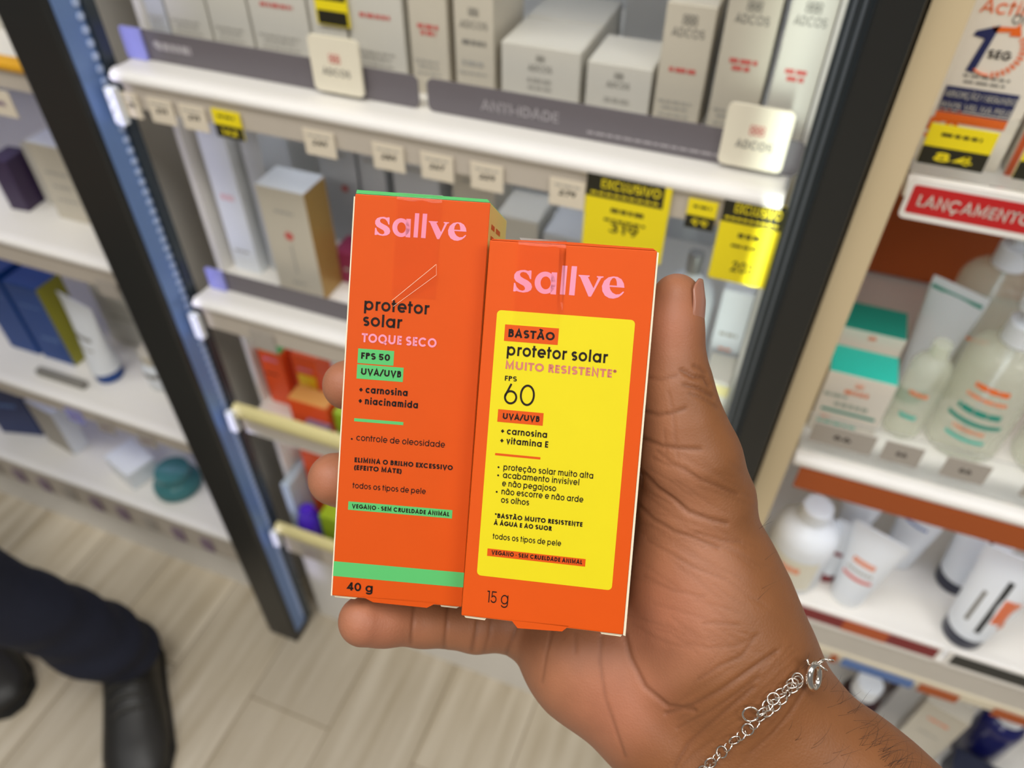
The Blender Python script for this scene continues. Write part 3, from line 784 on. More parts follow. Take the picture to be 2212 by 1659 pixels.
# thumbnail: a curved plate on the outer side of the thumb tip
NAIL = mat('fingernail', (160, 108, 86), .3, noise=.04, nscale=200)
(a0, ra), (a1, rb) = n3(1455, 716, 265.6, 61), n3(1463, 603, 265.4, 50)
ax = (a1-a0)/np.linalg.norm(a1-a0); uu = np.array([1., 0, 0]); uu -= ax*(uu@ax); uu /= np.linalg.norm(uu); ww = np.cross(ax, uu); ww = ww if ww[2] > 0 else -ww
rings = []; nu, nv = 14, 12
for off in (0.55, -.4):
    for j in range(nv+1):
        t = j/nv; c = a0+(a1-a0)*(.08+.92*t)
        half = math.radians(46)*(1-.35*max(0, .25-t)/.25)*(1-.55*(max(0, t-.72)/.28)**2)
        for i in range(nu+1):
            th_ = math.radians(-20)+half*(2*i/nu-1); e = 1-.05*max(0, .3-t)
            r = (ra+(rb-ra)*max(0, (t-.55)/.45)*.8)*e+off*.7
            rings.append(c+r*(math.cos(th_)*uu+math.sin(th_)*ww)*1.0)
P = (np.array(rings)/1000) @ CM.T + CAM0; m = MB(); n1 = (nu+1)*(nv+1); fs = []
for j in range(nv):
    for i in range(nu):
        a = j*(nu+1)+i; fs += [(a, a+1, a+nu+2, a+nu+1), (n1+a, n1+a+nu+1, n1+a+nu+2, n1+a+1)]
bd = [i for i in range(nu+1)]+[j*(nu+1)+nu for j in range(1, nv+1)]+[nv*(nu+1)+i for i in range(nu-1, -1, -1)]+[j*(nu+1) for j in range(nv-1, 0, -1)]
fs += [(bd[i], bd[(i+1) % len(bd)], n1+bd[(i+1) % len(bd)], n1+bd[i]) for i in range(len(bd))]
m.add(P, fs); hand_part(m, 'thumbnail', NAIL, smooth=True)['label'] = 'pale thumbnail'

# arm hair
HAIR = mat('dark arm hair', (40, 26, 18), .5, noise=.05); m = MB(); rnd = random.Random(8); cnt = 0
for i in range(900):
    if cnt > 120: break
    t = rnd.random(); edge = (1745+270*t, 1420+300*t) if rnd.random() < .85 else (1700+260*t, 1560+150*t)
    q = (edge[0]-abs(rnd.gauss(0, 16))-3, edge[1]+abs(rnd.gauss(0, 20)))
    if rnd.random() < .1: q = (rnd.uniform(1590, 1680), rnd.uniform(1000, 1300))
    if rnd.random() < max(0, .75-t): continue
    p, n = on_hand(*q)
    if p is None: continue
    g = CM @ np.array([.75+rnd.gauss(0, .25), -.5+rnd.gauss(0, .35), -.05]); g -= n*(g@n)*.8; g /= np.linalg.norm(g)
    L = rnd.uniform(.004, .010) if t > .2 else rnd.uniform(.002, .005); s = np.cross(n, g)*rnd.uniform(-.5, .5)
    pts = [p-n*.0002+(g*u+n*(u*.75-u*u*.55)+s*u*u)*L for u in (0, .2, .4, .6, .8, 1)]
    m.tube(pts, [.000032, .000032, .00003, .000026, .00002, .00001], 4); cnt += 1
o = hand_part(m, 'arm_hair', HAIR, smooth=True); o['kind'] = 'stuff'

# ------------------------------------------------------------------ the bracelet
SILVER = mat('silver', (226, 218, 208), .16, 1., noise=.04, nscale=300)
k0 = .27*S0/F
lp_ = [(1420, 1790), (1440, 1762), (1460, 1736), (1480, 1710), (1503, 1683), (1519, 1664), (1536, 1644), (1560, 1619), (1587, 1593), (1614, 1570), (1642, 1544), (1669, 1519), (1696, 1494), (1716, 1471)]
ctr = on_hand(1618, 1560)[0]
br = empty('bracelet', tuple(ctr), 'thin silver chain bracelet with a round clasp around the wrist', 'bracelet')


def br_part(mb, name, label=None):
    o = mb.build(name, SILVER, br, smooth=True)
    for v in o.data.vertices: v.co = v.co-Vector(ctr)
    if label: o['label'] = label
    return o


def ring_pts(c, n, r, a=None, ry=None, seg=20):
    a = np.array(a, float) if a is not None else np.array([1., 0, 0]); a -= n*(a@n); a /= np.linalg.norm(a); b = np.cross(n, a); ry = ry or r
    return [c+r*math.cos(2*math.pi*i/seg)*a+ry*math.sin(2*math.pi*i/seg)*b for i in range(seg)]


def chain(pts, lift=.0012):
    L = []; prev = None
    for q in pts:
        p, n = on_hand(*q)
        if p is None: continue
        L.append((p+n*lift, n))
    full = []
    for (p, n), (p2, n2) in zip(L, L[1:]): full += [(p, n, 0), ((p+p2)/2, n, 1)]
    full.append((*L[-1], 0))
    for i, (p, n, kd) in enumerate(full):
        q = full[min(i+1, len(full)-1)][0]-full[max(0, i-1)][0]; t = q/np.linalg.norm(q)
        t -= n*(t@n); t /= np.linalg.norm(t); s = np.cross(n, t)
        if kd == 0: nn = n+.45*s*(1 if i % 4 else -1)
        else: nn = s+.35*n
        nn /= np.linalg.norm(nn); m = MB()
        m.tube(ring_pts(p, nn, 12.3*k0, t, 10.5*k0), 1.9*k0, 7, True); br_part(m, 'link')
    return L


chain(lp_)
chain([(1640, 1528), (1664, 1503), (1690, 1479), (1712, 1464)], .0022)
p, n = on_hand(1618, 1534); m = MB(); m.tube(ring_pts(p+n*.002, n, 15.5*k0, seg=28), 2.3*k0, 8, True); br_part(m, 'end_ring')
p, n = on_hand(1728, 1456)
cvec = CM @ np.array([0, 0, -1.]); nn = n*.6+cvec*.5+CM@np.array([.55, .15, 0]); nn /= np.linalg.norm(nn)
c = p+n*.0035+CM@np.array([9*k0, 0, 0]); m = MB(); m.tube(ring_pts(c, nn, 13*k0, CM@np.array([0, 1., 0]), 24*k0, 30)if False else ring_pts(c, nn, 25*k0, CM@np.array([.2, 1., 0]), 18*k0, 30), 7*k0, 10, True)
m.tube([c+CM@np.array([-12, -22, -3])*k0, c+CM@np.array([-15, -36, -3])*k0], 2.4*k0, 8); br_part(m, 'clasp', 'round spring clasp')
for j, (qx, qy) in enumerate(((1752, 1428), (1768, 1424), (1758, 1438))):
    e = c+CM@np.array([(qx-1738), (qy-1454), 6+3*j])*k0; m = MB()
    m.tube(ring_pts(e, (CM@np.array([.4-.5*j, .7, -.6+.3*j]))/np.linalg.norm([.4-.5*j, .7, -.6+.3*j]), 12*k0, None, 9*k0), 2.2*k0, 7, True); br_part(m, 'link')

# ------------------------------------------------------------------ floor and walls of the shop
def wood():
    m = bpy.data.materials.new('grey brown wood planks'); m.use_nodes = True; nt = m.node_tree; N_ = nt.nodes; L = nt.links; p = N_['Principled BSDF']
    tc = N_.new('ShaderNodeTexCoord'); mp = N_.new('ShaderNodeMapping'); mp.inputs['Rotation'].default_value = (0, 0, math.radians(90)); L.new(tc.outputs['Object'], mp.inputs['Vector'])
    br_ = N_.new('ShaderNodeTexBrick'); br_.inputs['Scale'].default_value = 1; br_.inputs['Brick Width'].default_value = 1.1; br_.inputs['Row Height'].default_value = .17
    br_.inputs['Mortar Size'].default_value = .0012; br_.inputs['Bias'].default_value = 0; br_.offset = .37
    br_.inputs['Color1'].default_value = (*lin((222, 211, 190)), 1); br_.inputs['Color2'].default_value = (*lin((196, 186, 168)), 1); br_.inputs['Mortar'].default_value = (*lin((140, 122, 96)), 1)
    L.new(mp.outputs[0], br_.inputs['Vector'])
    m2 = N_.new('ShaderNodeMapping'); m2.inputs['Scale'].default_value = (26, 1.6, 1); L.new(tc.outputs['Object'], m2.inputs['Vector'])
    nz = N_.new('ShaderNodeTexNoise'); nz.inputs['Scale'].default_value = 1.5; nz.inputs['Detail'].default_value = 6; L.new(m2.outputs[0], nz.inputs['Vector'])
    cr = N_.new('ShaderNodeValToRGB'); cr.color_ramp.elements[0].position = .3; cr.color_ramp.elements[0].color = (.74, .69, .60, 1); cr.color_ramp.elements[1].position = .7; cr.color_ramp.elements[1].color = (1.06, 1.05, 1.03, 1)
    L.new(nz.outputs['Fac'], cr.inputs[0])
    mx = N_.new('ShaderNodeMix'); mx.data_type = 'RGBA'; mx.blend_type = 'MULTIPLY'; mx.inputs[0].default_value = 1
    L.new(br_.outputs['Color'], mx.inputs[6]); L.new(cr.outputs[0], mx.inputs[7]); L.new(mx.outputs[2], p.inputs['Base Color'])
    p.inputs['Roughness'].default_value = .45
    return m


def struct(name, mb, m, **k):
    o = mb.build(name, m, **k); o['kind'] = 'structure'; return o


PLASTER = mat('shop wall paint', (226, 220, 208), .8, noise=.03, nscale=3)
struct('floor', MB().box(-3.6, 2.6, -3.2, 1.2, -.05, 0), wood())
struct('wall_back', MB().box(-3.6, 2.6, 1.2, 1.25, 0, 3.0), PLASTER)

# ------------------------------------------------------------------ materials of the shelves
WHITE = mat('white lacquered shelf', (236, 232, 224), .4, noise=.02, nscale=6)
LIPW = mat('white shelf edge', (244, 240, 234), .3, noise=.02)
RAIL = mat('translucent price rail', (196, 186, 172), .35, noise=.03)
BACKP = mat('pale back panel', (206, 208, 208), .6, noise=.03, nscale=4)
CREAMB = mat('cream bay side board', (214, 194, 156), .55, noise=.03, nscale=8)
BLACKM = mat('black satin post', (36, 37, 36), .38, noise=.05, nscale=20)
STEEL = mat('blue lit metal', (116, 146, 198), .4, .2, noise=.05, nscale=14)  # blue cast of the cool strip light is put into this colour
DARKG = mat('dark grey metal', (66, 74, 80), .35, .5, noise=.05)
LED = mat('cool light strip', (196, 202, 255), .5, emit=3.4)
LEDW = mat('neutral light strip', (226, 236, 255), .5, emit=6.5)
GREYSIGN = mat('grey acrylic strip', (108, 102, 106), .32, noise=.03, nscale=12)
SIGNTXT = mat('pale sign print', (176, 170, 172), .5)
WCARD = mat('white glossy carton', (212, 208, 196), .35, noise=.02, nscale=20)
WCARD2 = mat('pearl carton', (200, 202, 204), .35, noise=.03, nscale=20)
WCARD3 = mat('warm white carton', (206, 198, 180), .4, noise=.03, nscale=20)
GREYT = mat('grey print', (132, 128, 120), .5)
LGREYT = mat('faint grey print', (176, 172, 162), .5)
REDT = mat('red print', (206, 96, 88), .5)
TAGW = mat('price tag paper', (228, 216, 194), .6, noise=.03)
TAGG = mat('grey price tag', (176, 168, 158), .6, noise=.03)
TAGY = mat('yellow price tag', (248, 226, 26), .45, noise=.03)
TAGB = mat('black price tag band', (38, 36, 22), .5)
CARDW = mat('white plastic card', (236, 228, 206), .3, noise=.02)
ORB = mat('burnt orange board', (176, 84, 30), .5, noise=.03, nscale=6)
RED = mat('red sign', (198, 30, 34), .35, noise=.02)
BURG = mat('burgundy strip', (134, 36, 42), .4, noise=.03)
BLK = mat('black strip', (44, 46, 46), .35)
BLUE = mat('blue strip', (84, 118, 178), .4, noise=.03)
NAVY = mat('navy print', (38, 44, 92), .4)
TEAL = mat('teal print', (48, 196, 176), .4, noise=.02)
TEALD = mat('deep teal print', (30, 150, 130), .4, noise=.02)
ORT = mat('orange print', (240, 140, 92), .5)
ORS = mat('strong orange print', (244, 112, 36), .45)
WPL = mat('white plastic', (236, 240, 244), .28, noise=.02)
GOLD = mat('gold carton side', (176, 140, 74), .35, .3, noise=.04)
ACRY = mat('clear acrylic', (248, 250, 250), .08, trans=1., ior=1.2, noise=0)
BRIGHTC = mat('bright white carton', (240, 232, 218), .38, noise=.02)
LIQ = mat('pale green gel bottle', (238, 242, 218), .1, noise=.02, alpha=.34)
CREAMY = mat('cream yellow print and lit lip', (226, 214, 152), .4, noise=.03)  # on the shelf lips this colour holds the yellowish light falling there
GOLDY = mat('golden yellow strip', (226, 166, 30), .4, noise=.04)
DEEPB = mat('deep blue pack', (10, 66, 140), .45, noise=.05)
OLIVE = mat('olive yellow pack side', (150, 146, 44), .45, noise=.04)
PURP = mat('dark plum pack', (58, 42, 74), .4, noise=.05)
VIOL = mat('violet gloss plastic', (78, 40, 200), .2, noise=.05, coat=.4)
LIME = mat('lime pack', (156, 184, 40), .4, noise=.04)
TURQ = mat('turquoise glass', (84, 146, 150), .12, trans=.3, ior=1.3, noise=.04)
MAUVE = mat('mauve pack', (136, 112, 136), .45, noise=.05)
TAN = mat('tan pack', (212, 150, 80), .45, noise=.04)
NAVYC = mat('navy cap', (30, 34, 58), .3, noise=.04)
LILAC = mat('lilac tag and light tint', (166, 168, 238), .25, noise=.04, alpha=.8)

# ------------------------------------------------------------------ shelving bays and posts
def bay(name, label, X0, X1, shelves, back, side=None, kick=True, led_y=-.02):
    o = empty(name, ((X0+X1)/2, .75, 0), label, 'shelving'); ox = (X0+X1)/2
    a, b = X0-ox, X1-ox
    MB().box(a, b, .17, .19, 0, 1.9).build('back_panel', back, o)
    for x in side or ():
        MB().box(x-ox-.004, x-ox+.004, -.125, .17, 0, 1.9).build('side_panel', WHITE, o)
    for z, lipm, rail, led, *up in shelves:
        up = up[0] if up else 0
        MB().box(a+.005, b-.005, -.175, .17, z-.018, z).build('shelf', WHITE, o, bevel=.002)
        s = [c for c in o.children if c.name.startswith('shelf')][-1]
        t_ = .014 if not up else .024; zt = z+up
        m = MB(); prof = [(-.179+.008*math.cos(t), zt-t_/2+t_/2*math.sin(t)) for t in np.linspace(math.pi/2, 3*math.pi/2, 9)]
        m.prism([(a+.004, y, zz) for y, zz in prof]+[(a+.004, -.174, zt-t_), (a+.004, -.174, zt)], (b-a-.008, 0, 0)); m.build('shelf_edge', lipm, s)
        if rail: MB().box(a+.012, b-.012, -.182, -.178, zt-t_-rail, zt-t_+.001).build('price_rail', RAIL, s)
        if led: MB().box(a+.03, b-.03, led_y, led_y+.02, z-.024, z-.0185).build('light_strip', led, s)
    if kick: MB().box(a, b, -.145, -.13, 0, (shelves[-1][0]-.03)).build('kick_board', WHITE, o)
    return o


MID = bay('shelving_bay', 'middle shelving bay of white skincare cartons between the two dark posts', -.645, .0145,
          [(1.44, LIPW, .025, LEDW), (1.137, LIPW, .024, LEDW), (.850, LIPW, .030, LEDW), (.610, CREAMY, .020, LEDW, .046), (.300, CREAMY, .05, None, .065)], BACKP, (-.640, .0165))
LFT = bay('shelving_bay', 'left shelving bay with blue and turquoise products beyond the dark post', -1.95, -.725,
          [(1.44, LIPW, .02, LED), (1.125, GOLDY, .02, LED), (.868, LIPW, .03, LED), (.535, LIPW, .026, LED), (.262, LIPW, .07, None)], BACKP, (-.729,))
RGT = bay('shelving_bay', 'right shelving bay with a red sign and orange shelf strips', .086, 1.05,
          [(1.50, LIPW, .02, LEDW), (1.168, LIPW, 0, LEDW), (.862, LIPW, 0, LEDW), (.600, LIPW, 0, LEDW), (.185, LIPW, .02, None)], BACKP, led_y=-.172)
MB().box(-.5075, -.4845, -.205, .17, 0, 1.9).build('side_panel', CREAMB, RGT)['label'] = 'cream board along the bay side'
o = MB().box(.09-.568, 1.04-.568, .160, .169, .868, .936).build('back_band', ORB, RGT); o['label'] = 'burnt orange band'
o = MB().box(.09-.568, 1.04-.568, .160, .169, .936, 1.14).build('back_band', ORB, RGT); o['label'] = 'burnt orange band'


def post(label, x0, x1, side, sx):
    o = empty('upright_post', ((x0+x1)/2, .555, 0), label, 'post'); c = (x0+x1)/2; w = (x1-x0)/2
    MB().box(-w, w, -.022, .024, .0, 1.95).build('front_cover', BLACKM, o, bevel=.003)
    x = w if sx > 0 else -w
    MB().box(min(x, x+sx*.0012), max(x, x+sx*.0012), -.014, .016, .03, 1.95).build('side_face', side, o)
    m = MB()
    for k in range(150):
        z = .06+k*.0125
        m.add([(x+sx*(.0012+.0012*q), .0115+.0042*math.cos(t), z+.0042*math.sin(t)) for q, sc_ in ((0, 1), (1, .7)) for t in np.arange(10)*math.pi/5], [tuple(range(10, 20))]+[(i, (i+1) % 10, (i+1) % 10+10, i+10) for i in range(10)])
    if sx > 0: m.build('stud_strip', mat('pale blue stud', (186, 204, 240), .25, noise=.02), o)
    MB().box(min(x, x+sx*.006), max(x, x+sx*.006), .017, .030, .03, 1.95).build('back_channel', DARKG, o)
    MB().box(-w+.004, w-.004, -.019, .022, -.0, .004).build('foot', BLACKM, o)
    return o


post('dark upright post with a blue-lit studded side, left of the middle bay', -.720, -.655, STEEL, 1)
o = post('black upright post with a grey side, left of the cream board', .030, .057, DARKG, -1)
MB().box(.0145-.0435, .030-.0435, -.012, .004, 0, 1.95).build('grey_channel', DARKG, o, bevel=.002)
for x in (.0175, .0235): MB().box(x-.0435, x+.002-.0435, -.0145, -.0115, 0, 1.95).build('channel_rib', mat('lighter grey metal', (110, 118, 126), .35, .4), o, bevel=.0006)
# ends of the price rails: clear tabs beside the left post
for z in (1.112, .826, .634, .33):
    pass


# ------------------------------------------------------------------ products
def prints(mb, items, w, h, y, mats):
    """items: (what, x centre fraction, z, width fraction, letter height, weight, material)"""
    for it in items:
        s, xc, z, wf, ch, wt, mi = it; W_ = w*wf; x = -w/2+w*xc; k = mats.index(mi); to3 = lambda a, b: (a, y, b)
        if s == '#':                               # unreadable small print
            rr = random.Random(int(z*1e5)+int(xc*100)); xx = x-W_/2
            while xx < x+W_/2-.001:
                L_ = min(rr.uniform(.003, .009), x+W_/2-xx); mb.add([(xx, y, z), (xx+L_, y, z), (xx+L_, y, z+ch), (xx, y, z+ch)], [(0, 1, 2, 3)], k); xx += L_+.0015
        elif s == '=':
            mb.add([(x-W_/2, y, z), (x+W_/2, y, z), (x+W_/2, y, z+ch), (x-W_/2, y, z+ch)], [(0, 1, 2, 3)], k)
        elif s == 'o3':                            # little triple-loop emblem
            for q in (-1, 0, 1):
                for zz in (0, .9):
                    pts = [(x+q*ch*.62+ch*.3*math.cos(t), y, z+zz*ch*.7+ch*.3*math.sin(t)) for t in np.arange(10)*math.pi/5]
                    mb.tube(pts, ch*.06, 4, True, k)
        elif s == 'dot':
            mb.add([(x+ch*math.cos(t), y, z+ch*math.sin(t)) for t in np.arange(14)*math.pi/7], [tuple(range(14))], k)
        else: put_text(mb, s, x-W_/2, x+W_/2, z, ch, wt, to3, k)


def add_prints(pr, w, h, y, ob):
    groups = {}
    for it in pr:
        kind = {'o3': 'emblem', '#': 'small_text', '=': 'printed_band', 'dot': 'printed_dot'}.get(it[0], 'printed_text')
        groups.setdefault((kind, it[6].name, round(it[2], 3) if kind == 'printed_band' else 0), []).append(it)
    for n_, ((kind, _, _), its) in enumerate(groups.items()):
        q = MB(); prints(q, its, w, h, y-.00005*n_, [its[0][6]]); q.build(kind, its[0][6], ob)


def pack(name, label, cat, X0, X1, Yf, dep, Z0, Z1, m, pr=(), group=None, rotz=0., top=None, side=None, bev=.0008):
    w, h = X1-X0, Z1-Z0; o = MB()
    o.box(-w/2, w/2, -dep/2, dep/2, 0, h)
    ms = [m]
    if top: o.m[1] = len(ms); ms.append(top)
    if side: o.m[5] = len(ms); ms.append(side)
    ob = o.build(name, ms, None, ((X0+X1)/2, Yf+dep/2, Z0), bevel=bev, rot=(0, 0, rotz) if rotz else None)
    tag(ob, label, cat, group)
    MB().box(-w/2+.0012, w/2-.0012, -dep/2+.0012, dep/2-.0012, h-.0002, h+.0006).build('lid_flap', top or m, ob)
    if pr:
        add_prints(pr, w, h, -dep/2-.0004, ob)
    return ob


G1 = 'white cartons on the upper shelf'
def adc(z, big=.8, red=.105, lines=True, red2=False, top=False):
    p = [('o3', .5, z+.011, .3, .006, .1, GREYT), ('ADCOS', .5, z, big, .0065, .1, GREYT)]
    if red: p.append(('#', .5, red, .55, .0035, .1, REDT))
    if red2: p.append(('#', .5, red-.0055, .4, .0035, .1, REDT))
    if lines: p += [('#', .45, .030, .7, .0022, .1, LGREYT), ('#', .45, .025, .55, .0022, .1, LGREYT), ('#', .45, .019, .65, .0018, .1, LGREYT)]
    return p


ZA, YA = 1.1372, .630
pk = [(-.635, -.612, .21, WCARD2, 'lilac-lit white carton beside the left post, first in the upper row', adc(.15, red=0)),
      (-.609, -.560, .20, WCARD, 'white carton with a small grey print block, second in the upper row', adc(.13, red=.0)),
      (-.557, -.511, .21, WCARD, 'white carton with a red line near the frame top, third in the upper row', adc(.14, red=.071)),
      (-.508, -.444, .20, WCARD, 'wide white carton just left of the yellow and black hanging tag', adc(.14, red=.058)),
      (-.441, -.403, .21, WCARD, 'white carton behind the yellow and black hanging tag', adc(.14, red=0)),
      (-.400, -.344, .20, WCARD, 'white carton right of the yellow and black hanging tag', adc(.14, red=.062, lines=True)),
      (-.338, -.301, .21, WCARD3, 'narrow beige carton with a dark red print, in the upper row', adc(.14, red=.060, red2=True)),
      (-.294, -.257, .21, WCARD3, 'narrow carton with three stacked print blocks, left of the short cartons', [('o3', .5, .078, .3, .005, .1, GREYT), ('ADCOS', .5, .066, .7, .006, .1, GREYT), ('#', .5, .052, .6, .004, .1, GREYT), ('#', .45, .034, .55, .004, .1, LGREYT), ('#', .45, .026, .7, .002, .1, LGREYT)]),
      (-.250, -.178, .059, WCARD, 'broad short carton with a clear top, centre of the upper row', [('o3', .5, .048, .2, .004, .1, GREYT), ('ADCOS', .5, .038, .3, .0055, .1, GREYT), ('#', .5, .028, .32, .004, .1, LGREYT), ('#', .5, .022, .3, .003, .1, LGREYT)]),
      (-.172, -.116, .054, WCARD, 'smaller short carton beside the broad short one', [('o3', .5, .044, .2, .004, .1, GREYT), ('ADCOS', .5, .035, .36, .005, .1, GREYT), ('#', .5, .022, .4, .004, .1, LGREYT)]),
      (-.112, -.073, .108, WCARD3, 'tall carton with one thin red line, right of the short cartons', adc(.084, .66, .056)),
      (-.066, -.027, .135, WCARD3, 'tall carton with two red lines, behind the right white card', adc(.100, .66, .070, red2=True)),
      (-.0215, .0115, .155, WCARD, 'tall brightly lit carton against the right post', adc(.104, .70, .068, red2=True))]
for x0, x1, h, m, lab, pr in pk:
    pack('skincare_carton', lab, 'carton', x0, x1, YA, .075 if h > .07 else .062, ZA, ZA+h, m, pr, G1)
pack('skincare_carton', 'second broad short carton, lying behind the first one', 'carton', -.250, -.178, YA+.0635, .07, ZA, ZA+.059, WCARD, (), G1)
pack('skincare_carton', 'grey-white carton standing behind the smaller short one', 'carton', -.172, -.116, YA+.12, .06, ZA, ZA+.12, WCARD2, (), G1)

# hanging tags, cards, shelf signs
def plate(name, label, cat, X0, X1, Z0, Z1, Y, m, pr=(), group=None, th=.0012, r=0., extra=None):
    w, h = X1-X0, Z1-Z0; o = MB()
    P = rpoly(-w/2, w/2, 0, h, r) if r else [(-w/2, 0), (w/2, 0), (w/2, h), (-w/2, h)]
    o.prism([(x, -th/2, z) for x, z in P], (0, th, 0))
    ob = o.build(name, m, None, ((X0+X1)/2, Y, Z0)); tag(ob, label, cat, group)
    if pr:
        add_prints(pr, w, h, -th/2-.0003, ob)
    return ob


def sale(label, X0, X1, Z0, Z1, Y, price, small=True, group='yellow and black price tags'):
    h = Z1-Z0
    if small:
        pr = [('=', .5, 0, 1.0, h*.46, .1, TAGB), ('#', .5, h*.74, .6, h*.08, .1, TAGB)]
        ob = plate('sale_tag', label, 'price tag', X0, X1, Z0, Z1, Y, TAGY, pr, group)
        q = MB(); put_text(q, price, -(X1-X0)*.28, (X1-X0)*.3, h*.12, h*.22, .14, lambda a, b: (a, -.0012, b)); q.build('price_digits', TAGY, ob)
    else:
        pr = [('=', .46, h*.72, .92, h*.28, .1, TAGB), ('#', .52, h*.56, .4, h*.05, .1, TAGB), ('#', .5, h*.44, .5, h*.03, .1, TAGB), (price, .5, h*(.30 if price == '319' else .14), .36, h*.13, .12, TAGB)]
        ob = plate('sale_tag', label, 'price tag', X0, X1, Z0, Z1, Y, TAGY, pr, group)
        q = MB(); w = X1-X0; put_text(q, 'EXCLUSIVO', -w*.32, w*.38, h*.84, h*.11, .13, lambda a, b: (a, -.0012, b))
        for k in range(9): x = -w*.44+k*w*.092; q.add([(x, -.0012, h*.76), (x+w*.07, -.0012, h*.76), (x+w*.07, -.0012, h*.785), (x, -.0012, h*.785)], [(0, 1, 2, 3)])
        q.build('banner_text', TAGY, ob)
    return ob


ZT0, ZT1, YT = 1.0895, 1.1155, .5655
tags = [(-.637, -.617, 'white price tag touching the left post, first on the upper rail', '219'), (-.605, -.575, 'second white price tag from the left post on the upper rail', '219'),
        (-.566, -.536, 'white price tag just left of the small yellow tag', '219'), (-.425, -.392, 'white price tag just below the left white card', '249'),
        (-.352, -.320, 'white price tag left of the middle pair, above the tall orange carton', '289'), (-.303, -.271, 'white price tag above the top right corner of the tall carton', '267'),
        (-.254, -.223, 'white price tag left of the dark gap on the upper rail', '229'), (-.180, -.148, 'white price tag touching the middle large yellow tag', '279')]
for x0, x1, lab, d in tags:
    h = ZT1-ZT0
    plate('price_tag', lab, 'price tag', x0, x1, ZT0, ZT1, YT, TAGW, [(d, .5, h*.42, .5, h*.2, .14, INK), ('#', .5, h*.75, .7, h*.06, .1, LGREYT)], 'white tags under the upper shelf')
sale('small yellow and black price tag near the left end of the upper rail', -.527, -.495, 1.0885, 1.117, YT, '142')
sale('small yellow tag tucked beside the rightmost large yellow tag', -.061, -.037, 1.0945, 1.121, YT, '99')
sale('large yellow tag reading EXCLUSIVO above the shorter orange carton', -.147, -.075, 1.052, 1.128, .5645, '319', False, 'large yellow tags')
sale('large yellow tag reading EXCLUSIVO against the right post', -.033, .019, 1.051, 1.130, .5645, '203', False, 'large yellow tags')
o = plate('sale_tag', 'yellow and black tag hanging above the left white card, cut by the frame top', 'price tag', -.431, -.397, 1.188, 1.285, .6275, TAGY,
          [('=', .5, .022, .9, .022, .1, TAGB), ('=', .5, .001, .9, .012, .1, TAGB), ('=', .5, .066, .9, .02, .1, TAGB)], 'yellow and black price tags')
for x0, x1, lab in ((-.4215, -.370, 'square white card with a red emblem on the left grey shelf sign'), (-.0475, .003, 'square white card with a red emblem beside the right post')):
    plate('brand_card', lab, 'card', x0, x1, 1.1415, 1.192, .5935, CARDW, [('o3', .5, .030, .2, .006, .1, REDT), ('ADCOS', .5, .0165, .56, .0065, .12, GREYT)], 'white cards on the upper shelf', th=.003, r=.005)
plate('shelf_sign', 'grey acrylic strip on the upper shelf, left one with a lilac-lit end', 'shelf sign', -.630, -.318, 1.1375, 1.167, .600, GREYSIGN, [('dot', .085, .017, .1, .004, .1, SIGNTXT), ('#', .15, .012, .13, .008, .1, SIGNTXT)], 'grey shelf signs', th=.002, r=.006)
plate('shelf_sign', 'grey acrylic strip reading ANTI-IDADE on the upper shelf, right one', 'shelf sign', -.309, .016, 1.1375, 1.167, .600, GREYSIGN, [('ANTI-IDADE', .27, .010, .22, .009, .1, SIGNTXT), ('#', .66, .006, .4, .002, .1, SIGNTXT)], 'grey shelf signs', th=.002, r=.006)
plate('shelf_sign', 'grey acrylic strip along the front of the second shelf', 'shelf sign', -.618, -.06, .8505, .878, .598, GREYSIGN, (), 'grey shelf signs', th=.002, r=.004)
for x, z, y, lab in ((-.636, 1.1375, .600, 'lilac post light painted on the left end of the upper grey strip'), (-.6275, .8505, .598, 'lilac post light painted on the left end of the second shelf strip')):
    plate('lilac_light_patch', lab, 'painted light', x-.006, x+.019, z+.0002, z+.031, y-.0035, LILAC, (), 'lilac light patches', th=.003, r=.002)  # tinted plates added to stand in for lilac light on the strip ends
for i, (z, lab) in enumerate(((1.103, 'bright clear clip where the upper rail meets the left post'), (.812, 'bright clear clip where the second rail meets the left post'), (.632, 'bright clear clip where the third rail meets the left post'), (.336, 'bright clear clip where the lowest rail meets the left post'))):
    m = MB()
    for k in range(4): m.lathe([(.0005, -.003), (.004, -.002), (.0045, 0), (.004, .002), (.0005, .003)], 12, (0, 0)); 
    m = MB(); m.box(-.006, .006, -.004, .004, -.020, .018)
    for k in range(3): m.tube([(0, -.0045+.0015*math.cos(t), -.013+k*.012+.004*math.sin(t)) for t in np.arange(10)*math.pi/5], .0018, 6, True)
    tag(m.build('rail_clip', WPL, None, (-.6415, .560, z), bevel=.0015), lab, 'clip', 'clear rail clips')

# ------------------------------------------------------------------ second shelf of the middle bay
ZB = .8502
G2 = 'white cartons on the second shelf'
pack('skincare_carton', 'tall bright white carton with a pink mark beside the left post, second shelf', 'carton', -.628, -.590, .640, .05, ZB, ZB+.21, WPL, [('#', .5, .105, .5, .008, .1, mat('pale pink print', (238, 196, 200), .5)), ('#', .5, .03, .6, .003, .1, LGREYT)], G2)
pack('skincare_carton', 'pearl grey tall carton right of the bright white one on the second shelf', 'carton', -.583, -.556, .655, .05, ZB, ZB+.20, WCARD2, (), G2)
pack('skincare_carton', 'white carton with a red dot and a gold side, front of the second shelf', 'carton', -.548, -.484, .622, .045, ZB, ZB+.150, WCARD3, [('dot', .5, .088, .1, .006, .1, REDT), ('=', .5, .035, .04, .04, .1, LGREYT), ('#', .5, .118, .4, .004, .1, LGREYT), ('#', .5, .018, .3, .004, .1, LGREYT)], G2, side=GOLD, top=WPL)  # light on the top is put in as a whiter material
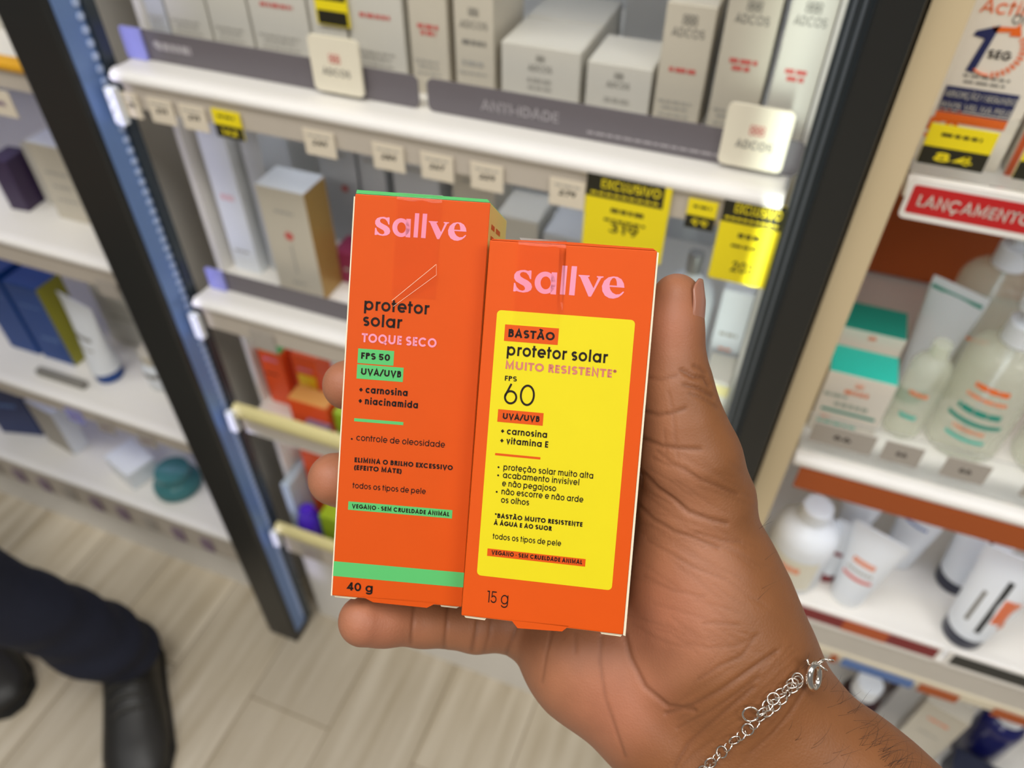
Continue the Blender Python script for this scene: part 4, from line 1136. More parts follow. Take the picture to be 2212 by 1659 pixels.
pack('jar_box', 'low burgundy box on the second shelf right of the gold sided carton', 'box', -.492, -.435, .665, .04, ZB, ZB+.045, mat('burgundy box', (142, 44, 78), .4), [('#', .5, .02, .5, .004, .1, LGREYT)])
xs = [(-.545, -.492, WCARD2, 'grey-white carton with a red mark behind the gold sided one'), (-.487, -.452, WCARD2, 'grey-white carton above the burgundy box'), (-.440, -.378, WCARD2, 'wide grey-white carton behind the tall orange carton top'),
      (-.360, -.305, WCARD3, 'grey carton in shade right of the dark slit on the second shelf'), (-.285, -.235, WCARD, 'white-topped carton behind the shorter orange carton, left one'), (-.228, -.180, WCARD2, 'white-topped carton behind the shorter orange carton, right one'), (-.172, -.110, WCARD2, 'pale carton behind the middle large yellow tag')]
for i, (x0, x1, m, lab) in enumerate(xs):
    pack('skincare_carton', lab, 'carton', x0, x1, .745 if i < 4 else .70, .06, ZB, ZB+(.20, .185, .19, .19, .125, .115, .17)[i], m, [('dot', .62, .085, .1, .005, .1, REDT), ('#', .5, .13, .5, .004, .1, LGREYT)] if i == 0 else [('#', .5, .13, .5, .004, .1, LGREYT)] if i < 4 else (), G2)


def bottle(name, label, cat, x, y, z, r, hb, neck, hn, cap_r, cap_h, mb_, mc, group=None, pr=None, shoulder=.018, pump=False, mats_pr=None, sy=1., rotz=0.):
    o = MB().lathe([(r*.9, 0), (r, .004), (r, hb-shoulder), (r*.93, hb-shoulder*.6), (r*.72, hb-shoulder*.2), (neck*1.1, hb), (neck, hb+.003), (neck, hb+hn)], 36, sy=sy).build(name, mb_, None, (x, y, z), smooth=True, autosm=1.0, rot=(0, 0, rotz))
    tag(o, label, cat, group)
    c = MB().lathe([(cap_r, hb+hn*.3), (cap_r, hb+hn*.3+cap_h*.92), (cap_r*.9, hb+hn*.3+cap_h), (cap_r*.3, hb+hn*.3+cap_h)], 28).build('cap', mc, o, smooth=True, autosm=.6)
    if pump:
        zt = hb+hn*.3+cap_h
        MB().lathe([(cap_r*.45, zt), (cap_r*.45, zt+.012), (cap_r*.95, zt+.013), (cap_r*1.0, zt+.024), (cap_r*.7, zt+.031), (cap_r*.3, zt+.032)], 24).build('pump_head', mc, o, smooth=True, autosm=.7)
        MB().tube([(0, -.0, zt+.022), (.0, -cap_r*1.6, zt+.023), (0, -cap_r*2.4, zt+.019), (0, -cap_r*2.6, zt+.012)], [cap_r*.45, cap_r*.4, cap_r*.32, cap_r*.28], 12).build('nozzle', mc, o, smooth=True)
        MB().tube([(0, 0, hb), (0, 0, .01)], .0025, 8).build('dip_tube', WPL, o, smooth=True)
    if pr:                                          # print wrapped on the front of the body
        q = MB(); ms = []
        for s, ang, z0, wid, ch, wt, mi in pr:
            if mi not in ms: ms.append(mi)
            k = ms.index(mi)
            wrap = lambda a, b: ((r+.0005)*math.sin(a/r+ang), -(r+.0005)*sy*math.cos(a/r+ang), b)
            if s == '=' or s == '#':
                n = 10
                for i in range(n):
                    a0, a1 = -wid/2+wid*i/n, -wid/2+wid*(i+1-(.25 if s == '#' and i % 3 == 0 else 0))/n
                    q.add([wrap(a0, z0), wrap(a1, z0), wrap(a1, z0+ch), wrap(a0, z0+ch)], [(0, 1, 2, 3)], k)
            else: put_text(q, s, -wid/2, wid/2, z0, ch, wt, wrap, k)
        q.build('label_print', ms, o)
    return o


GREYCAP = mat('silver grey cap', (150, 150, 148), .3, .4)
bottle('lotion_bottle', 'white bottle with a grey cap left of the thumb, on the second shelf', 'bottle', -.054, .668, ZB, .027, .125, .009, .006, .0085, .026, WPL, GREYCAP, shoulder=.03)
pack('skincare_carton', 'pale blue-white stepped carton right of the thumb on the second shelf', 'carton', -.020, .0115, .665, .05, ZB, ZB+.118, WPL, [('#', .5, .06, .6, .004, .1, LGREYT), ('#', .5, .04, .4, .003, .1, ORT)], G2)
pack('skincare_carton', 'low white box with a yellow band beside the right post', 'carton', -.016, .0115, .612, .045, ZB, ZB+.04, WCARD, [('=', .5, .022, 1., .014, .1, CREAMY)], G2)
plate('price_tag', 'pale yellow tag under the second shelf beside the right post', 'price tag', .000, .018, .812, .836, .5655, mat('pale yellow tag', (230, 228, 120), .5), ())
for x0, x1, lab in ((-.565, -.530, 'blank grey tag under the second shelf above the small orange carton'),):
    plate('price_tag', lab, 'price tag', x0, x1, .795, .824, .5655, TAGG, ())

# ------------------------------------------------------------------ third and lowest shelves of the middle bay
ZC = .6102
ORC = mat('orange pack', (240, 90, 34), .4, noise=.03)
YEL = mat('bright yellow print', (246, 214, 40), .4)
pack('sunscreen_carton', 'orange carton with a green top standing on the third shelf beside the left post', 'carton', -.628, -.590, .632, .04, ZC, ZC+.106, ORC, [('#', .5, .088, .6, .005, .1, PINK_P), ('#', .4, .06, .5, .003, .1, INK)], None, top=GREEN_P)
pack('sunscreen_carton', 'orange carton with a yellow panel behind the middle fingertip', 'carton', -.578, -.538, .640, .035, ZC, ZC+.105, ORC, [('=', .5, .015, .75, .055, .1, YEL), ('#', .5, .078, .6, .005, .1, PINK_P)])
pack('product_box', 'tan topped box in front of the yellow panelled carton on the third shelf', 'box', -.568, -.505, .600, .03, ZC, ZC+.058, ORC, (), top=TAN)
pack('product_box', 'plum low box on the third shelf beside the middle fingertip', 'box', -.538, -.500, .5785, .02, ZC, ZC+.030, MAUVE, ())
pack('product_box', 'small lime pack on the third shelf behind the middle fingertip', 'box', -.498, -.470, .605, .03, ZC, ZC+.05, LIME, ())
pack('product_box', 'burgundy box at the back of the third shelf', 'box', -.56, -.42, .745, .06, ZC, ZC+.15, mat('dusky burgundy box', (148, 70, 92), .45), ())
ZD = .3002
pack('sunscreen_carton', 'orange box with yellow lettering behind the ring fingertip on the lowest shelf', 'carton', -.615, -.550, .645, .04, ZD, ZD+.185, ORC, [('#', .5, .105, .75, .012, .1, YEL), ('#', .5, .085, .6, .006, .1, TAN), ('#', .5, .06, .7, .004, .1, TAN)])
bottle('violet_bottle', 'glossy violet rounded bottle on the lowest shelf under the ring fingertip', 'bottle', -.600, .606, ZD, .022, .075, .012, .003, .012, .006, VIOL, VIOL, shoulder=.03)
pack('product_box', 'lime green box on the lowest shelf right of the violet bottle', 'box', -.572, -.515, .600, .035, ZD, ZD+.085, LIME, ())
pack('product_box', 'pale blue-grey box behind the violet bottle beside the left post', 'box', -.634, -.618, .600, .06, ZD, ZD+.14, mat('pale blue grey pack', (186, 200, 212), .4), ())
for i in range(4):
    plate('price_tag', ('grey tag on the lowest rail nearest the left post', 'grey tag on the lowest rail left of the little finger', 'grey tag on the lowest rail above the little finger', 'grey tag on the lowest rail behind the cartons')[i], 'price tag', -.60+.07*i, -.56+.07*i, .300, .330, .5655, TAGG, [('#', .5, .012, .6, .006, .1, MAUVE)], 'grey tags on the lowest rail')

# ------------------------------------------------------------------ left bay
ZL = .8682
pack('skincare_carton', 'beige tall carton with a lilac-lit top in the left bay, beside the dark post', 'carton', -.905, -.842, .632, .05, ZL, ZL+.112, WCARD3, [('#', .5, .07, .6, .004, .1, LGREYT), ('#', .5, .05, .5, .004, .1, LGREYT), ('#', .5, .03, .6, .003, .1, LGREYT)], None, top=WPL)  # whiter top colour stands in for the lilac light on it
pack('skincare_carton', 'cream carton nearest the dark post on the upper left shelf', 'carton', -.828, -.775, .650, .05, ZL, ZL+.10, WCARD3, [('#', .5, .06, .5, .004, .1, LGREYT)])
pack('product_box', 'dark plum slim pack at the frame edge on the upper left shelf', 'box', -.985, -.955, .625, .04, ZL, ZL+.075, PURP, (), rotz=.1)
pack('skincare_carton', 'white carton at the frame edge behind the plum pack', 'carton', -.950, -.915, .655, .05, ZL, ZL+.09, WCARD, ())
for x0, x1, lab, m in ((-.880, -.850, 'lilac tag on the golden rail at the left frame edge', LILAC), (-.842, -.800, 'white tag below the golden strip beside the dark post', TAGW)):
    plate('price_tag', lab, 'price tag', x0, x1, 1.058, 1.088, .5655, m, [('#', .5, .012, .5, .006, .1, MAUVE)])
for x0, x1, h, lab, m in ((-.93, -.895, .12, 'golden yellow pack on the top left shelf at the frame edge', GOLDY), (-.885, -.835, .11, 'white pack on the top left shelf', WCARD), (-.825, -.775, .13, 'white pack on the top left shelf nearest the dark post', WCARD2)):
    pack('product_box', lab, 'box', x0, x1, .63, .05, 1.1255, 1.1255+h, m, [('#', .5, .03, .6, .005, .1, GREYT)])
o = plate('price_tag', 'small grey tab on the upper left shelf edge beside the dark post', 'price tag', -.800, -.766, .812, .838, .5655, TAGG, ())
# second left shelf
ZM = .5352
pack('product_box', 'deep blue pack standing on the middle left shelf at the frame edge', 'box', -1.115, -1.045, .635, .05, ZM, ZM+.165, DEEPB, [('#', .6, .05, .5, .008, .1, BLUE), ('#', .5, .12, .6, .004, .1, BLUE)], side=OLIVE)
pack('product_box', 'second deep blue pack outside the first on the middle left shelf', 'box', -1.19, -1.125, .635, .05, ZM, ZM+.17, DEEPB, [('#', .5, .12, .6, .004, .1, BLUE)])


def squeeze_tube(name, label, x, y, z, r, h, wide, mbod, mcap, rotz=0., cap_h=.02, pr=None, group=None, tilt=(0, 0), line=None, cap_r=None):
    """a tube standing on its round cap, flattened to a wide crimp at the top"""
    rings = []; n = 28; cr = cap_r or r*.95
    for t in np.linspace(0, 1, 9):
        rx = r+(wide-r)*t; ry = r*(1-t)**.8+.0012
        rings.append([(rx*math.cos(2*math.pi*k/n), ry*math.sin(2*math.pi*k/n), cap_h+(h-cap_h)*t) for k in range(n)])
    rings.append([(wide*math.cos(2*math.pi*k/n), .001*math.sin(2*math.pi*k/n), h+.008) for k in range(n)])
    o = MB().loft(rings).build(name, mbod, None, (x, y, z), smooth=True, autosm=.9, rot=(tilt[0], tilt[1], rotz)); tag(o, label, 'tube', group)
    MB().lathe([(cr*.96, 0), (cr, .002), (cr, cap_h-.001), (cr*.9, cap_h)], 28).build('cap', mcap, o, smooth=True, autosm=.6)
    if line: MB().box(-wide*.9, wide*.9, -.0018, .0018, h-.004, h-.0005).build('crimp_line', line, o)
    if pr:
        q = MB(); ms = []
        for s, xo, z0, wid, ch, wt, mi in pr:
            if mi not in ms: ms.append(mi)
            def wrap(a, b):
                t = min(1, max(0, (b-cap_h)/(h-cap_h))); rx = r+(wide-r)*t; ry = r*(1-t)**.8+.0012; u = max(-.98, min(.98, (a+xo)/rx))
                return (a+xo, -ry*math.sqrt(1-u*u)-.0005, b)
            k = ms.index(mi)
            if s in '#=':
                for i in range(8):
                    a0, a1 = -wid/2+wid*i/8, -wid/2+wid*(i+(.75 if s == '#' else 1))/8
                    q.add([wrap(a0, z0), wrap(a1, z0), wrap(a1, z0+ch), wrap(a0, z0+ch)], [(0, 1, 2, 3)], k)
            else: put_text(q, s, -wid/2, wid/2, z0, ch, wt, wrap, k)
        q.build('label_print', ms, o)
    return o


squeeze_tube('cream_tube', 'white tube with a blue cap leaning on the middle left shelf beside the dark post', -.975, .640, ZM, .024, .155, .044, WPL, DEEPB, rotz=-.2, pr=[('#', 0, .09, .04, .008, .1, GREYT), ('#', 0, .07, .036, .005, .1, LGREYT)])
pack('skincare_carton', 'wide white card box behind the blue capped tube', 'carton', -1.035, -.93, .715, .04, ZM, ZM+.16, WCARD, [('#', .5, .06, .6, .005, .1, LGREYT)])
pack('skincare_carton', 'cream box on the middle left shelf nearest the dark post', 'carton', -.90, -.80, .70, .05, ZM, ZM+.11, WCARD3, ())
plate('brush_strip', 'grey ribbed strip lying along the middle left shelf edge', 'strip', -1.09, -.99, ZM+.0005, ZM+.012, .600, GREYT, (), th=.012)
bottle('lotion_bottle', 'cream pot with a grey label behind the blue capped tube, nearest the dark post', 'jar', -.875, .665, ZM, .030, .055, .022, .004, .026, .02, WPL, WCARD3, pr=[('#', 0, .03, .03, .01, .1, GREYT)])
for x0, x1, lab, m in ((-1.02, -.985, 'lilac tag at the front of the middle left rail', LILAC), (-.955, -.92, 'grey tag on the middle left rail', TAGG), (-.87, -.835, 'grey tag on the middle left rail nearest the dark post', TAGG)):
    plate('price_tag', lab, 'price tag', x0, x1, .480, .510, .5655, m, [('#', .5, .012, .5, .006, .1, MAUVE)])
# lowest left deck
ZN = .2622
pack('skincare_carton', 'grey-fronted carton with a lilac-lit top standing on the lowest left shelf', 'carton', -1.245, -1.165, .625, .035, ZN, ZN+.118, mat('taupe carton', (172, 164, 150), .45), (), top=WPL, side=WPL, rotz=-.15)  # lilac light on the top is painted as a whiter colour
pack('product_box', 'dark blue angular pack on the lowest left shelf beside the taupe carton', 'box', -1.36, -1.27, .625, .05, ZN, ZN+.15, mat('midnight blue pack', (30, 50, 104), .35), [('#', .5, .08, .5, .01, .1, BLUE)], rotz=.25)
pack('jar_box', 'low white glossy box with a bright top on the lowest left shelf', 'box', -1.065, -.985, .60, .06, ZN, ZN+.045, WPL, (), rotz=-.3, bev=.004)
bottle('glass_jar', 'turquoise glass jar on the lowest left shelf beside the dark post', 'jar', -.925, .632, ZN, .044, .034, .030, .004, .032, .016, TURQ, TURQ)
bottle('glass_jar', 'smaller blue-green glass jar behind the turquoise one', 'jar', -.985, .735, ZN, .028, .045, .02, .004, .022, .02, TURQ, mat('teal blue lid', (70, 140, 170), .25))
bottle('cream_jar', 'small silver lidded jar behind the low white box', 'jar', -1.07, .735, ZN, .025, .03, .02, .003, .024, .015, WPL, GREYCAP)
for i in range(9):
    x = -1.37+i*.066
    plate('price_tag', ('plum tag at the frame edge on the lowest left rail', 'second plum tag from the frame edge on the lowest left rail', 'third plum tag on the lowest left rail', 'plum tag below the taupe carton', 'plum tag below and right of the taupe carton', 'plum tag below the low white box', 'plum tag left of the turquoise jar', 'plum tag below the turquoise jar', 'plum tag on the lowest left rail touching the dark post')[i], 'price tag', x, x+.026, .185, .222, .5655, MAUVE if i % 3 else TAGG, [('#', .5, .016, .5, .005, .1, LGREYT)], 'plum tags on the lowest left rail')

# ------------------------------------------------------------------ right bay, top shelf
ZR = 1.1685
x0, x1, zz = .0845, .149, 1.1685
o = pack('sunscreen_carton', 'white carton with a big navy 1 SEG mark on the top right shelf', 'carton', x0, x1, .600, .05, ZR, ZR+.19, BRIGHTC,
         [('=', .52, .0385, .72, .018, .1, NAVY), ('=', .52, .0315, .72, .0068, .1, ORS), ('#', .5, .060, .4, .0016, .1, GREYT), ('#', .5, .064, .45, .0016, .1, GREYT)])
q = MB(); w = x1-x0; y = -.0256; L3 = lambda a, b: (a, y, b); cx_ = (x0+x1)/2
def W3(px, py): p = at(px, py, .5996); return p[0]-cx_, p[2]-ZR
one = [W3(*p) for p in ((2085, 152), (2127, 84), (2102, 76), (2110, 66), (2162, 55), (2102, 158))]
q.add([(a, y, b) for a, b in one], [tuple(range(len(one)))], 0)
a, b = W3(2133, 118), W3(2183, 126); put_text(q, 'SEG', a[0], b[0], a[1]-.002, .0055, .14, L3, 1)
c = W3(2152, 112); rr = .0155
for k in range(11):
    t = math.radians(38-k*11.5); q.add([L3(c[0]+rr*s*math.cos(t+d), c[1]+rr*s*math.sin(t+d)) for s, d in ((.86, -.05), (1.12, -.05), (1.12, .05), (.86, .05))], [(0, 1, 2, 3)], 2)
arr = [(c[0]+rr*s*math.cos(math.radians(t)), c[1]+rr*s*math.sin(math.radians(t))) for s, t in ((.85, 118), (1.12, 118), (1.1, 72), (1.3, 70), (.98, 46), (.72, 74), (.88, 74))]
q.add([L3(*p) for p in arr], [tuple(range(7))], 2)
q.tube([(c[0]+rr*math.cos(math.radians(t)), y, c[1]+rr*math.sin(math.radians(t))) for t in range(-125, -80, 8)], .0006, 5, mi=2)
a, b = W3(2118, 18), W3(2215, 38); put_text(q, 'Actin', a[0], a[0]+.030, a[1]-.002, .0085, .1, L3, 2)
a = W3(2183, 50); put_text(q, 'on', a[0], a[0]+.011, a[1], .0075, .09, L3, 3)
for s, za in (('ABSORÇÃO 1 SEGUNDO', .0495), ('INVISÍVEL NA PELE', .0415)): put_text(q, s, -.021, .024, za, .0042, .1, lambda a, b: (a, y-.0004, b), 4)
a = W3(2000, 285); put_text(q, '50', a[0]-.001, a[0]+.019, a[1]-.004, .016, .14, L3, 2)
q.build('front_graphic', [NAVY, INK, ORS, GREYT, WCARD], o)
pack('sunscreen_carton', 'white carton with an orange edge at the right frame edge, top right shelf', 'carton', .154, .224, .600, .05, ZR, ZR+.19, BRIGHTC, [('=', .035, 0, .07, .19, .1, mat('red orange edge', (200, 84, 40), .45))])
plate('acrylic_guard', 'clear acrylic guard along the top right shelf front', 'shelf guard', .0845, .55, ZR+.0003, 1.217, .578, ACRY, (), th=.0018)
sale('yellow and black price tag reading 84 below the 1 SEG carton', .091, .134, 1.1795, 1.2085, .5735, '84')
sale('yellow and black price tag cut by the right frame edge', .153, .196, 1.1795, 1.2085, .5735, '92')
sg = plate('launch_sign', 'red sign reading LANÇAMENTO on the edge of the top right shelf', 'sign', .0915, .262, 1.1405, 1.1725, .5635, LIPW, (), th=.002, r=.004)
m = MB(); w = .262-.0915; P = rpoly(-w/2+.003, w/2-.003, .005, .0275, .002); m.add([(a, -.0013, b) for a, b in P], [tuple(range(len(P)))]); m.build('red_face', RED, sg)
m = MB(); put_text(m, 'LANÇAMENTO', .1005-.1768, .1755-.1768, .0118, .0088, .115, lambda a, b: (a, -.0017, b)); m.build('sign_text', WCARD, sg)

# right bay, middle shelf
ZQ = .8625
tz = [('o3', .5, .068, .2, .004, .1, ORT), ('#', .5, .057, .35, .005, .1, ORT), ('#', .22, .050, .35, .004, .1, mat('grey green print', (170, 180, 164), .5)), ('#', .5, .039, .5, .005, .1, MATS['grey green print'] if 'grey green print' in MATS else LGREYT), ('=', .5, .030, .82, .0035, .1, TEALD), ('#', .2, .020, .15, .003, .1, ORT), ('#', .4, .014, .6, .0025, .1, TEAL)]
pack('gel_carton', 'white carton with a bright teal top, front of the middle right shelf', 'carton', .096, .158, .610, .042, ZQ, ZQ+.081, BRIGHTC, tz, 'teal topped cartons', top=TEAL)
pack('gel_carton', 'taller teal topped carton behind the front one on the middle right shelf', 'carton', .100, .160, .662, .045, ZQ, ZQ+.096, BRIGHTC, [('o3', .5, .088, .2, .004, .1, ORS)], 'teal topped cartons', top=TEALD)
squeeze_tube('gel_tube', 'white tube with a teal crimp line standing behind the slim clear bottle', .192, .700, ZQ, .018, .135, .027, WPL, TEALD, rotz=-.45, line=TEALD)
bottle('gel_bottle', 'slim clear bottle beside the teal topped cartons', 'bottle', .186, .645, ZQ, .019, .100, .008, .005, .009, .014, LIQ, LIQ, pr=[('#', -.2, .06, .018, .005, .1, ORT), ('#', -.2, .03, .016, .005, .1, TEAL)])
gp = [('#', -.25, .092, .03, .006, .1, ORS), ('#', -.25, .080, .036, .004, .1, ORT), ('#', -.25, .062, .04, .007, .1, TEALD), ('=', -.25, .049, .05, .005, .1, TEALD), ('#', -.25, .040, .03, .003, .1, ORT), ('=', -.25, .028, .036, .004, .1, TEAL)]
bottle('gel_bottle', 'clear pump bottle of pale gel, front one on the middle right shelf', 'bottle', .243, .652, ZQ, .036, .130, .013, .006, .016, .022, LIQ, WPL, 'clear pump bottles', gp, pump=True, shoulder=.022)
bottle('gel_bottle', 'clear pump bottle standing behind the front one, taller', 'bottle', .232, .742, ZQ, .036, .150, .013, .006, .016, .022, LIQ, WPL, 'clear pump bottles', [('#', -.25, .08, .036, .004, .1, ORT)], pump=True, shoulder=.022)
bottle('gel_bottle', 'clear pump bottle cut by the right frame edge', 'bottle', .325, .650, ZQ, .036, .130, .013, .006, .016, .022, LIQ, WPL, 'clear pump bottles', gp, pump=True, shoulder=.022)
plate('acrylic_guard', 'clear acrylic guard along the middle right shelf front', 'shelf guard', .088, .55, ZQ+.0003, .912, .579, ACRY, (), th=.0018)
for x0, x1, lab in ((.096, .154, 'wide grey price tag below the teal topped carton'), (.162, .196, 'grey price tag below the slim clear bottle'), (.216, .254, 'grey price tag below the front pump bottle'), (.285, .323, 'grey price tag at the right frame edge on the middle right shelf')):
    plate('price_tag', lab, 'price tag', x0, x1, .8795, .905, .5755, TAGG, [('66', .5, .010, .28, .006, .13, INK)], 'grey tags on the middle right shelf')
plate('shelf_strip', 'burnt orange strip along the middle right shelf edge', 'shelf strip', .098, .60, .819, .8485, .5655, ORB, (), th=.003)
# right bay, lower shelf
ZS = .6005
bottle('lotion_bottle', 'round white bottle with a white cap beside the cream board', 'bottle', .143, .622, ZS, .037, .110, .017, .006, .0175, .022, WPL, WPL, pr=[('=', -.2, .012, .062, .056, .1, mat('cream label', (234, 228, 208), .5)), ('#', -.25, .045, .026, .010, .1, ORT)], shoulder=.026)
squeeze_tube('cream_tube', 'white tube with a pink stripe, tilted, front of the lower right shelf', .214, .612, ZS, .021, .120, .031, WPL, WPL, rotz=-.35, pr=[('#', 0, .076, .026, .008, .1, ORT), ('=', 0, .052, .034, .005, .1, mat('rose stripe', (224, 112, 104), .5)), ('#', 0, .064, .03, .004, .1, LGREYT)], group='white tubes on the lower right shelf')
squeeze_tube('cream_tube', 'small white tube on a burgundy cap between the bottle and the striped tube', .186, .630, ZS, .012, .10, .016, WPL, BURG, rotz=-.2, cap_h=.018, pr=[('=', 0, .055, .018, .006, .1, BURG)], group='white tubes on the lower right shelf')
squeeze_tube('cream_tube', 'white tube with an orange mark behind the striped tube', .205, .700, ZS, .020, .145, .030, WPL, WPL, rotz=-.4, pr=[('#', 0, .098, .026, .008, .1, ORT)], group='white tubes on the lower right shelf')
squeeze_tube('cream_tube', 'white tube with a blue mark below the orange strip, second from the back', .270, .690, ZS, .020, .138, .030, WPL, WPL, rotz=-.5, pr=[('#', 0, .096, .026, .008, .1, ORT), ('#', 0, .080, .03, .004, .1, BLUE)], group='white tubes on the lower right shelf')
nv = [('=', .004, .040, .006, .085, .1, BLK), ('=', -.012, .05, .004, .05, .1, GREYT), ('#', .014, .06, .01, .04, .1, ORS), ('#', .022, .05, .006, .05, .1, ORT)]
squeeze_tube('cream_tube', 'large white tube on a navy cap with dark stripes, at the right frame edge', .345, .608, ZS, .024, .15, .036, WPL, NAVYC, rotz=-.2, cap_h=.024, pr=nv, group='navy capped tubes')
squeeze_tube('cream_tube', 'large white tube on a navy cap behind the striped navy capped one', .338, .680, ZS, .024, .15, .036, WPL, NAVYC, rotz=-.2, cap_h=.024, pr=[('=', .004, .06, .004, .06, .1, BLK)], group='navy capped tubes')
for x0, x1, m, lab in ((.112, .318, BURG, 'burgundy strip with an orange middle on the lower right shelf edge'), (.324, .60, BLK, 'black strip with a rounded white end on the lower right shelf edge')):
    o = plate('shelf_strip', lab, 'shelf strip', x0, x1, .590, .6235, .5645, LIPW, (), 'strips on the lower right shelf', th=.003, r=.006)
    w = x1-x0; MB().box(-w/2+.006, w/2-.004, -.0021, -.0015, .008, .0285).build('strip_face', m, o)
    if m is BURG: MB().box(-.005, .045, -.0026, -.0021, .008, .0285).build('strip_patch', mat('orange patch', (190, 88, 40), .4), o)
plate('price_rail', 'pale grey price rail below the burgundy strip', 'price rail', .10, .60, .545, .592, .568, mat('pale grey rail', (206, 200, 190), .4), (), th=.004)
plate('price_rail', 'cream lower edge of the price rail on the lower right shelf', 'price rail', .10, .60, .528, .544, .566, mat('cream rail edge', (226, 216, 192), .4), (), th=.006)
for x0, x1, m, lab in ((.218, .226, ORB, 'small orange sticker at the cream rail end'), (.232, .315, BLUE, 'blue sticker on the cream rail beside the bracelet'), (.322, .366, ORB, 'orange sticker on the cream rail right of the blue one'), (.405, .47, ORB, 'orange sticker on the cream rail at the right frame edge')):
    plate('rail_sticker', lab, 'sticker', x0, x1, .522, .538, .5615, m, (), 'stickers on the cream rail', th=.0015)
# right bay, floor deck
ZF = .1855
DRK = mat('dark wine bottle', (52, 24, 30), .2, noise=.05, coat=.3)
bottle('dark_bottle', 'dark wine bottle with a round white cap beside the forearm', 'bottle', .325, .665, ZF, .030, .115, .013, .006, .0195, .030, DRK, WPL, 'white capped dark bottles')
bottle('dark_bottle', 'dark wine bottle without a light cap behind the white capped one', 'bottle', .365, .735, ZF, .030, .12, .013, .006, .017, .03, DRK, BLK)
bottle('dark_bottle', 'navy bottle with a white cap at the right frame edge', 'bottle', .520, .690, ZF, .030, .135, .013, .006, .0195, .030, mat('navy bottle', (24, 28, 92), .2, coat=.3), WPL, 'white capped dark bottles')
pack('skincare_carton', 'white carton leaning on the floor deck of the right bay', 'carton', .405, .465, .655, .03, ZF, ZF+.15, WCARD3, [('#', .5, .11, .5, .006, .1, ORT), ('#', .5, .07, .5, .004, .1, LGREYT)], rotz=-.25)
pack('product_box', 'navy black box at the bottom right frame corner', 'box', .47, .56, .600, .05, ZF, ZF+.06, mat('navy black box', (34, 38, 56), .35), [('#', .5, .03, .5, .006, .1, BLUE)], rotz=-.2)

# ------------------------------------------------------------------ the person standing at the left
def body():
    P = lambda x, y, z, r: (np.array([x, y, z])*1000, r*1000)
    lo, hi = (-1750, -250, 60), (-700, 620, 1780); f = Field(lo, hi, 9.)
    hipR, hipL = P(-1.10, .205, .90, .10), P(-1.22, .07, .90, .10)
    legR = [P(-.885, .362, .125, .056), P(-.900, .345, .18, .062), P(-.945, .305, .33, .060), P(-.985, .262, .47, .066), P(-1.045, .235, .70, .085), hipR]
    legL = [P(-1.275, .300, .115, .056), P(-1.275, .292, .18, .060), P(-1.268, .25, .47, .066), P(-1.25, .17, .70, .085), hipL]
    f.chain(legR, 20); f.chain(legL, 20); f.cone(hipR, hipL, 60)
    f.chain([P(-1.16, .14, .93, .115), P(-1.165, .135, 1.12, .12), P(-1.165, .13, 1.30, .135)], 60)
    f.cone(P(-1.09, .22, 1.40, .07), P(-1.24, .04, 1.40, .07), 60)
    f.chain([P(-1.165, .13, 1.42, .06), P(-1.155, .12, 1.53, .055)], 30); f.cone(P(-1.15, .115, 1.60, .078), P(-1.148, .11, 1.68, .088), 20)
    f.cone(P(-1.095, .075, 1.615, .014), P(-1.085, .068, 1.600, .016), 10)
    for a, b, c in ((P(-1.06, .255, 1.40, .058), P(-1.03, .285, 1.13, .043), P(-1.06, .25, .90, .032)), (P(-1.275, 0.0, 1.40, .058), P(-1.31, -.03, 1.13, .043), P(-1.30, -.04, .90, .032))):
        f.chain([a, b, c], 25)
        for k in range(4):
            e = c[0]+np.array([8*(k-1.5), 12*(k-1.5), -25]); f.chain([(c[0], 26), (e+np.array([0, 0, -35]), 12), (e+np.array([4, -4, -75-(6 if k in (1, 2) else 0)]), 9)], 6)
        f.chain([(c[0]+np.array([12, -8, -15]), 14), (c[0]+np.array([26, -20, -55]), 10)], 6)
    V_, Q_ = f.mesh(); return smooth_mesh(V_, Q_, 3)/1000., Q_


V2, Q2 = body()
TROU = mat('dark navy trousers', (25, 28, 44), .85, noise=.15, nscale=60, bump=.3); SHIRT = mat('dark shirt', (44, 48, 60), .8, noise=.1)
FACE = mat('tan skin', (160, 110, 76), .55, noise=.05)
n_ = np.sin(V2[:, 2]*95+V2[:, 0]*40)*.004*np.clip((.40-V2[:, 2])/.2, 0, 1)+np.sin(V2[:, 2]*40+V2[:, 1]*25)*.003
N2 = vnormals(V2, Q2); V2 = V2+N2*(n_*np.clip((.85-V2[:, 2])/.1, 0, 1))[:, None]
base2 = (-1.03, .24, 0)
pr_ = np_object('person', V2, Q2, [TROU, SHIRT, FACE], loc=base2)
cz = V2[Q2].mean(1); mi = np.where(cz[:, 2] < .96, 0, np.where(cz[:, 2] > 1.49, 2, 1))
arm = (cz[:, 2] < 1.16) & (cz[:, 2] > .76) & (np.abs((cz[:, 0]+1.165)*.62+(cz[:, 1]-.13)*.78) > .115) & (np.hypot(cz[:, 0]+1.165, cz[:, 1]-.13) > .145) & (cz[:, 2] < 1.1)
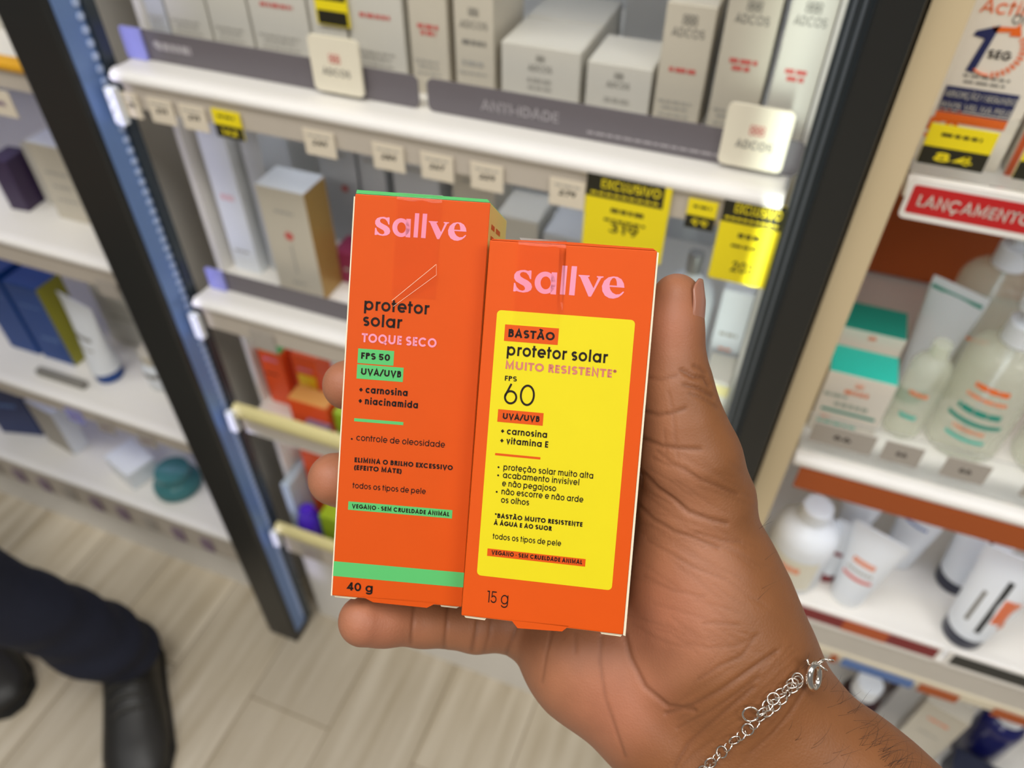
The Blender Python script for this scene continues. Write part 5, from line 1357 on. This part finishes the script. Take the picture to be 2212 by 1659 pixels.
mi = np.where(arm, 2, mi); pr_.data.polygons.foreach_set('material_index', mi.astype(np.int32)); pr_.data.update()
tag(pr_, 'person standing at the left in dark navy trousers and black shoes', 'person')


def shoe(ax, ay, ang):
    c, s = math.cos(ang), math.sin(ang); rings = []; n = 24
    for t, wd, ht in ((-.085, .018, .04), (-.075, .034, .085), (-.05, .040, .105), (-.01, .041, .105), (.04, .042, .085), (.09, .046, .066), (.14, .048, .056), (.18, .042, .048), (.205, .026, .036), (.212, .010, .022)):
        r = []
        for k in range(n):
            a = 2*math.pi*k/n; u = wd*math.copysign(abs(math.cos(a))**.8, math.cos(a)); v = max(0.012, .016+(ht-.016)*(.5+.5*math.sin(a)) if math.sin(a) > 0 else .016+.0)
            if math.sin(a) > 0: v = .016+(ht-.016)*math.sin(a)**.75
            else: v = .012
            u *= 1.2; r.append((ax+t*c-u*s-base2[0], ay+t*s+u*c-base2[1], v))
        rings.append(r)
    o = MB().loft(rings).build('shoe', mat('black shoe leather', (38, 36, 33), .42, noise=.1, bump=.15), pr_, smooth=True)
    m = MB(); P = [(-.088, .034), (-.05, .051), (.03, .053), (.10, .058), (.15, .060), (.195, .047), (.218, .014)]
    pl = [(t, w_) for t, w_ in P]+[(t, -w_) for t, w_ in P[::-1]]
    m.prism([(ax+t*c-u*s-base2[0], ay+t*s+u*c-base2[1], 0.0) for t, u in pl], (0, 0, .014)); m.build('sole', mat('black rubber', (26, 26, 25), .7), o)
    m = MB()
    for k in range(4):
        t = .02+k*.022; z = .100-k*.009
        m.tube([(ax+t*c-u*s-base2[0], ay+t*s+u*c-base2[1], z+.004-(u/.03)**2*.018) for u in np.linspace(-.028, .028, 7)], .0028, 6)
    m.build('laces', mat('charcoal laces', (70, 68, 64), .7), o, smooth=True)


shoe(-.893, .350, math.radians(-48)); shoe(-1.270, .300, math.radians(-20))
MB().lathe([(.0, 0), (.088, .0), (.097, .035), (.094, .075), (.06, .105), (.01, .118)], 24, (-1.150-base2[0], .118-base2[1])).build('hair', mat('black hair', (24, 20, 18), .6), pr_, smooth=True).location.z = 1.665
